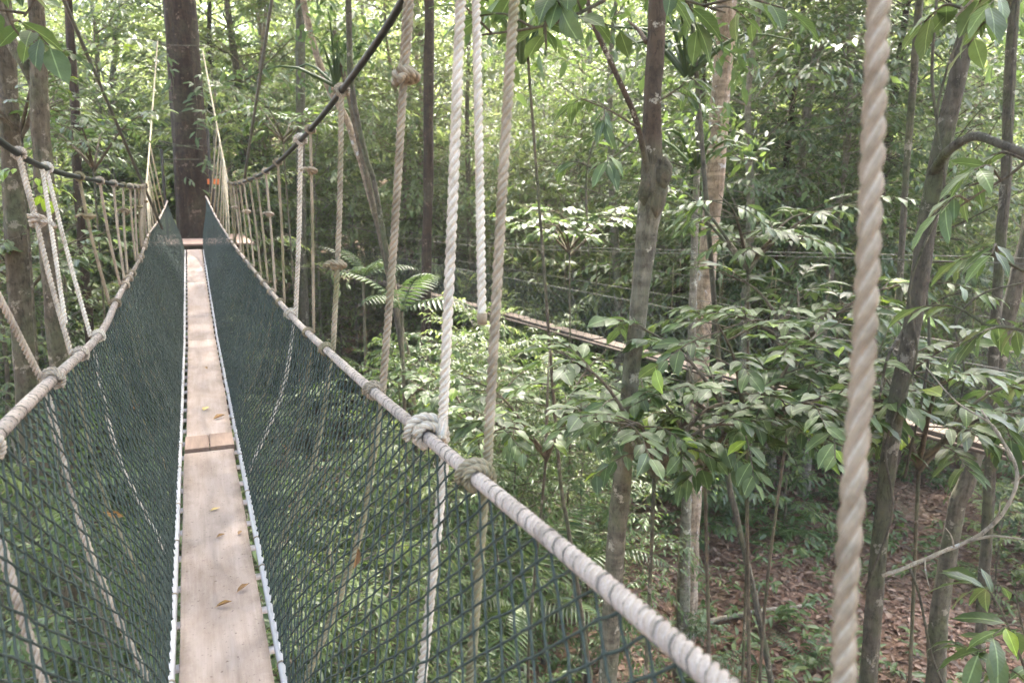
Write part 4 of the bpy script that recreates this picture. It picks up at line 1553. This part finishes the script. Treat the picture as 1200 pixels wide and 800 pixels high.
shrub_at((18, 90), 9.0, 'small leaved treelet high at the left edge', 5, .6, 73, leafL=.11, nleaf=9, twigs=8)
shrub_at((330, 130), 15.0, 'slender leaved treelet between the great trunk and the black cable', 6, 1.0, 74, kind='slim', leafL=.17, nleaf=9, twigs=8)
shrub_at((560, 462), 9.0, 'broad leaved treelet between the white and tan ropes', 6, .9, 69, leafL=.17, nleaf=8, twigs=7)
shrub_at((830, 474), 5.8, 'broad leaved treelet low in the middle, hanging over the litter', 5, .6, 70, leafL=.16, nleaf=8, twigs=7)


def hang_spray(pts, label, parent_base, seed, **kw):
    brs = [[at_dist(x, y, d) for (x, y, d) in p] for p in pts]
    return leafy(brs, parent_base, label, seed=seed, **kw)


b0_ = at_dist(700, -120, 3.6)
hang_spray([[(760, -60, 3.6), (720, -10, 3.55), (690, 10, 3.5), (640, 30, 3.4), (560, 42, 3.3)], [(720, -20, 3.6), (760, -5, 3.6), (800, 0, 3.7), (850, 15, 3.8)], [(660, -40, 3.5), (640, 0, 3.4), (640, 60, 3.4)]],
           'dark broad leaved bough reaching in at the top behind the ropes', b0_, 81, kind='broad', leafL=.17, nleaf=4, twigs=4, tw_len=.28, name='bough', cat='branch', stem_r=.012, fresh=.0, droop=.3)
b1_ = at_dist(748, 150, 5.4)
hang_spray([[(748, 150, 5.4), (715, 130, 5.3), (680, 115, 5.2)], [(748, 160, 5.4), (725, 180, 5.3), (690, 200, 5.2)], [(770, 120, 5.5), (800, 100, 5.5)]],
           'sprig of slim leaves growing from the burled grey trunk', b1_, 82, kind='slim', leafL=.18, nleaf=6, twigs=3, tw_len=.22, name='sprig', cat='branch', stem_r=.008, fresh=.0, droop=.25)
b2_ = at_dist(1215, 300, 3.6)
hang_spray([[(1230, 160, 3.5), (1190, 200, 3.5), (1150, 225, 3.5), (1120, 245, 3.5)], [(1230, 330, 3.4), (1185, 310, 3.5), (1160, 290, 3.5)], [(1230, 400, 3.3), (1190, 385, 3.4), (1150, 380, 3.5)]],
           'large leaved plant reaching in from the right edge', b2_, 83, kind='slim', leafL=.145, nleaf=5, twigs=4, tw_len=.22, name='bough', cat='branch', stem_r=.008, fresh=.02, droop=.35)
b3_ = at_dist(1150, -30, 3.2)
hang_spray([[(1200, -60, 3.2), (1150, -10, 3.2), (1120, 20, 3.2)], [(1200, -30, 3.2), (1180, 10, 3.2), (1165, 30, 3.2)]],
           'dark broad leaves drooping in at the top right corner', b3_, 84, kind='broad', leafL=.125, nleaf=4, twigs=3, tw_len=.2, name='bough', cat='branch', stem_r=.008, fresh=.0, droop=.4)
b4_ = at_dist(1210, 800, 4.6)
hang_spray([[(1215, 830, 4.6), (1200, 780, 4.6), (1180, 730, 4.6), (1165, 700, 4.6)], [(1230, 800, 4.6), (1200, 740, 4.6), (1190, 690, 4.6)], [(1210, 840, 4.6), (1170, 800, 4.6), (1150, 780, 4.6)]],
           'plant with long oval leaves in the bottom right corner', b4_, 85, kind='slim', leafL=.25, nleaf=4, twigs=3, tw_len=.25, name='plant', cat='plant', stem_r=.010, fresh=.02, droop=.3)
b5_ = at_dist(30, -20, 3.5)
hang_spray([[(60, -60, 3.6), (40, 0, 3.6), (28, 20, 3.6)], [(0, -60, 4.0), (10, 20, 4.0), (40, 60, 4.0)]],
           'dark leaves hanging in at the top left corner', b5_, 86, kind='broad', leafL=.16, nleaf=5, twigs=3, tw_len=.25, name='bough', cat='branch', stem_r=.008, fresh=.1, droop=.4)
b6_ = at_dist(36, 215, 7.5)
hang_spray([[(30, 190, 7.6), (34, 215, 7.5), (40, 235, 7.5)]], 'small sprig of fresh yellow green leaves behind the left knotted rope', b6_, 87, kind='fresh', leafL=.13, nleaf=6, twigs=4, tw_len=.2, name='sprig', cat='branch', stem_r=.006, fresh=1, droop=.8)

# pinnate plants near the handrail and a fan of palm leaves at right
for (px, py, d, n, k, s, lb) in ((470, 345, 9.5, 6, 0, 1.0, 'fern-leaved treelet with arching fronds behind the tan rope and handrail'),  (425, 310, 12.5, 6, 0, 1.1, 'fern-leaved treelet beside the loose pale sapling'),
                                 (60, 560, 7.0, 7, 2, 1.1, 'small palm below the left net'), (600, 690, 9.0, 8, 2, 1.2, 'small palm below the right handrail'), (690, 640, 10.5, 8, 1, 1.2, 'fern-leaved plant low behind the burled trunk')):
    p = at_dist(px, py, d)
    g0 = gz(p[0], p[1])
    hgt = max(.3, p[2] - g0 - .2)
    fern((p[0], p[1], g0), n, FROND[k], 1.0, lb, None, 'palm' if k == 2 else 'fern', 'palm' if k == 2 else 'fern', trunk=hgt)

# ------------------------------------------------------------------ forest around
def clear_of(x, y, rad):
    """keep crowns out of the bridge and off the eye"""
    if y > -6 and y < 17.2 and abs(x - .05) < 1.0 + rad: return False
    return math.hypot(x, y) > 3.2 + rad



def whereis(px, d):
    for lim, w in ((0, 'beyond the left edge'), (75, 'behind the left ropes'), (150, 'beyond the left cable'), (205, 'just left of the great trunk'), (290, 'just right of the great trunk'),
                   (370, 'beyond the right cable'), (450, 'behind the knotted tan ropes'), (520, 'left of the white ropes'), (610, 'behind the white ropes'), (690, 'left of the burled tree'),
                   (780, 'behind the burled tree'), (860, 'around the pale flaking trunk'), (960, 'left of the nearest beige rope'), (1050, 'behind the nearest beige rope'), (1130, 'behind the leaning mossy trunk'), (1200, 'at the right edge of the view')):
        if px < lim: break
    else:
        w = 'beyond the right edge'
    return w


def near_far(d):
    return 'close' if d < 12 else 'midway' if d < 19 else 'farther' if d < 28 else 'distant' if d < 42 else 'remote'


GRP_U = 'leafy treelets of the understorey'
GRP_C = 'forest trees on the slope'
GRP_S = 'shrubs on the forest floor'
GRP_F = 'ferns on the forest floor'
UL = ['mid green treelet', 'small leaved treelet', 'dark glossy treelet', 'yellow green treelet']
CL_ = ['brown trunked tree', 'grey trunked tree', 'pale trunked tree', 'red brown trunked tree']
SL = ['mid green shrub', 'dark shrub', 'bright green shrub']


def size_word(s, lo, hi):
    return 'small' if s < lo + (hi - lo) / 3 else 'tall' if s > hi - (hi - lo) / 3 else 'medium'


rf = np.random.default_rng(700)
cnt = 0
tries = 0
while cnt < 84 and tries < 4000:
    tries += 1
    px = rf.uniform(-70, 1270)
    d = 9 + 27 * rf.random() ** .75
    p = az_pt(px, d)
    s = rf.uniform(.8, 1.25)
    if not clear_of(p[0], p[1], 1.7 * s): continue
    if 430 < px < 740 and d < 24: continue
    if 740 <= px < 1250 and d < 21: continue
    if 120 < px < 330 and d < 21: continue
    i = int(rf.choice([0, 1, 3, 3]) if d > 18 else rf.choice([0, 1, 2, 2, 0]))
    tree_copy('under', i, p, s, f'{size_word(s, .8, 1.25)} {near_far(d)} {UL[i]} {whereis(px, d)}', GRP_U, 'treelet', 'treelet')
    cnt += 1
rf = np.random.default_rng(701)
cnt = 0
tries = 0
while cnt < 70 and tries < 4000:
    tries += 1
    px = rf.uniform(-160, 1360)
    d = 19 + 50 * rf.random() ** .8
    p = az_pt(px, d)
    if 160 < px < 290 and d < 24: continue
    s = rf.uniform(.8, 1.25)
    i = int(rf.choice([0, 1, 2, 0, 3]))
    tree_copy('canopy', i, p, s, f'{size_word(s, .8, 1.25)} {near_far(d)} {CL_[i]} {whereis(px, d)}', GRP_C)
    cnt += 1
rf = np.random.default_rng(702)
cnt = 0
while cnt < 44:
    px = rf.uniform(-60, 520)
    d = rf.uniform(5.2, 11)
    p = az_pt(px, d)
    s = rf.uniform(.36, .60)
    if p[2] + s * 8.2 > bz(p[1]) - .35 and abs(p[0]) < 2.4: continue
    i = int(rf.choice([0, 1, 3, 2]))
    tree_copy('under', i, p, s, f'low {near_far(d)} {UL[i]} under the bridge {whereis(px, d)}', GRP_U, 'treelet', 'treelet')
    cnt += 1
for (px, d, s, i) in ((905, 20.5, .80, 3), (975, 19.0, .75, 1), (1060, 18.5, .75, 3), (880, 17.5, .8, 1), (930, 20, .95, 1), (1020, 21, .95, 3)):
    tree_copy('canopy', i, az_pt(px, d), s, f'slim {near_far(d)} {CL_[i]} {whereis(px, d)}', GRP_C)
rf = np.random.default_rng(771)
for (n_, x0, x1, d0, d1) in ((46, 380, 820, 26, 44), (34, -60, 380, 24, 44), (30, 800, 1260, 24, 44)):
    for _ in range(n_):
        px, d = rf.uniform(x0, x1), rf.uniform(d0, d1)
        if 150 < px < 300 and d < 23.5: continue
        s_ = rf.uniform(.9, 1.5)
        i = int(rf.choice([3, 3, 1, 3] if (520 < px < 800 or px < 380) else [0, 1, 3, 3]))
        tree_copy('under', i, az_pt(px, d), s_, f'{size_word(s_, .9, 1.5)} {near_far(d)} {UL[i]} {whereis(px, d)}', GRP_U, 'treelet', 'treelet')
for (px, d, s_, i) in ((500, 13, .62, 0), (545, 11.5, .58, 1), (590, 12.5, .62, 0), (640, 11.5, .58, 3), (690, 11, .58, 0), (735, 10.5, .56, 1), (612, 10.5, .60, 1), (525, 12.0, .64, 0), (560, 14.0, .66, 3), (470, 11.0, .6, 1), (575, 15, .62, 0), (660, 14.5, .6, 1)):
    tree_copy('under', i, az_pt(px, d), s_, f'bushy {near_far(d)} {UL[i]} by the walkway {whereis(px, d)}', GRP_U, 'treelet', 'treelet')
rf = np.random.default_rng(772)
for _ in range(44):
    px, d = rf.uniform(400, 1000), rf.uniform(21, 34)
    s_ = rf.uniform(1.4, 2.6)
    i = int(rf.choice([0, 2, 2]))
    tree_copy('shrub', i, az_pt(px, d), s_, f'{size_word(s_, 1.4, 2.6)} {near_far(d)} {SL[i]} up the slope {whereis(px, d)}', GRP_S, 'shrub', 'shrub')
# a few trees round and behind the eye so that the bridge stands in their shade
for (x, y, s) in ((-6, -3, 1.0), (6, -4, 1.05), (-8, 6, 1.0), (1.5, -9, 1.1), (-12, 0, 1.1), (12, -6, 1.1)):
    i = int(rf.integers(0, 4))
    tree_copy('canopy', i, (x, y, gz(x, y)), s, CL_[i] + ' standing close round the near end of the bridge', GRP_C)
# trees added out of view, their broad crowns set to shade the bridge
for (x, y, cx, cy, cz, rad, i, lb) in ((7.8, 3.0, 2.5, 4.5, 19.0, 5.4, 2, 'added unseen tree shading the near end of the bridge from the right'),
                                    (-5.2, 2.5, -1.5, 1.5, 20.0, 5.4, 1, 'added unseen tree shading the near end of the bridge from the left'),
                                    (-9.5, 8.5, 2.6, 13.6, 18.5, 5.6, 1, 'added unseen tree shading the far half of the bridge from the left')):
    b_ = np.array([x, y, gz(x, y)])
    t = base_empty('tree', b_, lb, 'tree')
    mb = MB()
    tp_ = np.array([cx, cy, cz])
    if i == 0:
        tube(mb, curve(np.array([b_ + [0, 0, -.4], b_ + [.1, .1, 7], b_ + [.0, .1, 11], tp_ - [0, 0, 2]]), 40), np.linspace(.12, .05, 40), 12, .03)
    else:
        tube(mb, curve(np.array([b_ + [0, 0, -.4], b_ + [0, 0, 6], b_ * .7 + tp_ * .3 + [0, 0, 3], tp_ - [0, 0, 2]]), 40), np.linspace(.16, .06, 40), 12, .03)
    link('trunk', mb.mesh('trunk', M['bark_grey'], b_), t)
    leaf_crown(t, b_, tp_, 10000, rad, .30, ('leaf_dark', 'leaf_mid', 'leaf_bright')[i], 90 + i)
rf = np.random.default_rng(703)
cnt = 0
while cnt < 120:
    px = rf.uniform(-250, 1450)
    d = 6.5 + 26 * rf.random() ** .8
    p = az_pt(px, d)
    dens = math.sin(p[0] * .7 + 1) * math.sin(p[1] * .55)
    if 720 < px < 1250 and (dens < .2 or d < 10):
        if rf.random() < (1 if d < 20 else .95): continue
    s = rf.uniform(.45, 1.1) if d < 16 else rf.uniform(.8, 1.5)
    i = int(rf.integers(0, 3))
    tree_copy('shrub', i, p, s, f'{size_word(s, .45, 1.5)} {near_far(d)} {SL[i]} {whereis(px, d)}', GRP_S, 'shrub', 'shrub')
    cnt += 1
rf = np.random.default_rng(704)
cnt = 0
while cnt < 70:
    px = rf.uniform(-150, 1300)
    d = 5 + 15 * rf.random()
    p = az_pt(px, d)
    if px > 740 and rf.random() < .6: continue
    sf = rf.uniform(.6, 1.3)
    fern(p + np.array([0, 0, .02]), 7, FROND[int(rf.integers(0, 2))], sf, f'{size_word(sf, .6, 1.3)} {near_far(d)} fern {whereis(px, d)}', GRP_F)
    cnt += 1


# ------------------------------------------------------------------ loose stuff on the floor
def sector(n, d0, d1, px0=-200, px1=1400, pw=.6):
    az0, az1 = [math.atan2(*ray(p, 300)[:2]) for p in (px0, px1)]
    a = rng.uniform(az0, az1, n)
    d = d0 + (d1 - d0) * rng.random(n) ** pw
    x, y = d * np.sin(a), d * np.cos(a)
    return x, y, ground(x, y)


x, y, z = sector(40000, 6, 34)
x2, y2, z2 = sector(30000, 8, 28, 700, 1260, .75)
x, y, z = np.concatenate([x, x2]), np.concatenate([y, y2]), np.concatenate([z, z2])
mb = MB()
n = len(x)
leaves_into(mb, np.stack([x, y, z + rng.random(n) * .05], -1), rng.normal(size=(n, 3)) * [1, 1, .15], np.array([0, 0, 1.]) + rng.normal(size=(n, 3)) * .35, np.clip(rng.gamma(4, .021, n) + .04, .05, .20), rng.uniform(.28, .65, n), LEAF_T6)
o = link('leaf_litter', mb.mesh('leaf_litter', M['litter']))
tag(o, 'layer of fallen red brown leaves on the forest floor', kind='stuff')

x, y, z = sector(8500, 6, 30)
keep = (np.sin(x * .9 + .5) * np.sin(y * .8 + 1.1) + rng.normal(size=len(x)) * .4) > -.05
x, y, z = x[keep], y[keep], z[keep]
mb = MB()
k = 7
hh = rng.uniform(.08, .5, len(x))
px_, py_, pz_ = np.repeat(x, k), np.repeat(y, k), np.repeat(z + hh, k)
n = len(px_)
az = rng.uniform(0, 6.283, n)
leaves_into(mb, np.stack([px_, py_, pz_], -1) + rng.normal(size=(n, 3)) * .05, np.stack([np.cos(az), np.sin(az), rng.normal(size=n) * .3 - .05], -1), np.array([0, 0, 1.]) + rng.normal(size=(n, 3)) * .3, rng.uniform(.10, .24, n), rng.uniform(.3, .48, n), LEAF_T6)
o = link('undergrowth', mb.mesh('undergrowth', M['leaf_mid']))
tag(o, 'scattered seedlings and low leafy undergrowth on the forest floor', kind='stuff')

# far-off wood that reads as one mass
mb = MB()
n = 60000
px_ = rng.uniform(-350, 1550, n)
az0, az1 = [math.atan2(*ray(p, 300)[:2]) for p in (-350, 1550)]
a = rng.uniform(az0, az1, n)
d = rng.uniform(70, 105, n)
x, y = d * np.sin(a), d * np.cos(a)
top = 17 + 4 * np.sin(a * 23) + 3 * np.sin(a * 51 + d * .2)
z = ground(x, y) + rng.random(n) ** .8 * top
leaves_into(mb, np.stack([x, y, z], -1), rng.normal(size=(n, 3)), np.array([0, 0, 1.]) + rng.normal(size=(n, 3)) * .5, rng.uniform(.5, 1.0, n), .5, LEAF_T4)
o = link('distant_forest', mb.mesh('distant_forest', M['leaf_bright']))
tag(o, 'bright mass of distant forest on the hillside', kind='stuff')

# look-alikes that would share a label are told apart by their order in the view
def tell_apart():
    from collections import defaultdict
    by = defaultdict(list)
    for o in COL.objects:
        if o.parent is None and 'label' in o and o.get('group') in (GRP_U, GRP_C, GRP_S, GRP_F): by[o['label']].append(o)
    order = ['first', 'second', 'third', 'fourth', 'fifth', 'sixth', 'seventh', 'eighth', 'ninth']
    for lb, os_ in by.items():
        n = len(os_)
        if n < 2 or n > 9: continue
        os_.sort(key=lambda o: math.atan2(o.location.x, o.location.y))
        w = ['left', 'right'] if n == 2 else ['leftmost', 'middle', 'rightmost'] if n == 3 else [order[k] + ' from left' for k in range(n)]
        for o, x in zip(os_, w): o['label'] = f'{x} {lb}' if n < 4 else f'{lb}, {x}'.replace(' up the slope', '').replace('very distant', 'remote')


tell_apart()

# ------------------------------------------------------------------ humid air
def haze():
    m = bpy.data.materials.new('humid air')
    m.use_nodes = True
    nt = m.node_tree
    nt.nodes.remove(nt.nodes['Principled BSDF'])
    v = nt.nodes.new('ShaderNodeVolumePrincipled')
    v.inputs['Color'].default_value = (0.93, 0.95, 0.92, 1)
    v.inputs['Density'].default_value = HAZE
    v.inputs['Anisotropy'].default_value = 0.3
    nt.links.new(v.outputs[0], nt.nodes['Material Output'].inputs['Volume'])
    mb = MB()
    box(mb, (0, 12, 34), 920, 920, 80)
    o = link('haze', mb.mesh('haze', m, None, False))
    tag(o, 'pale humid air filling the forest', kind='stuff')


if HAZE > 0: haze()
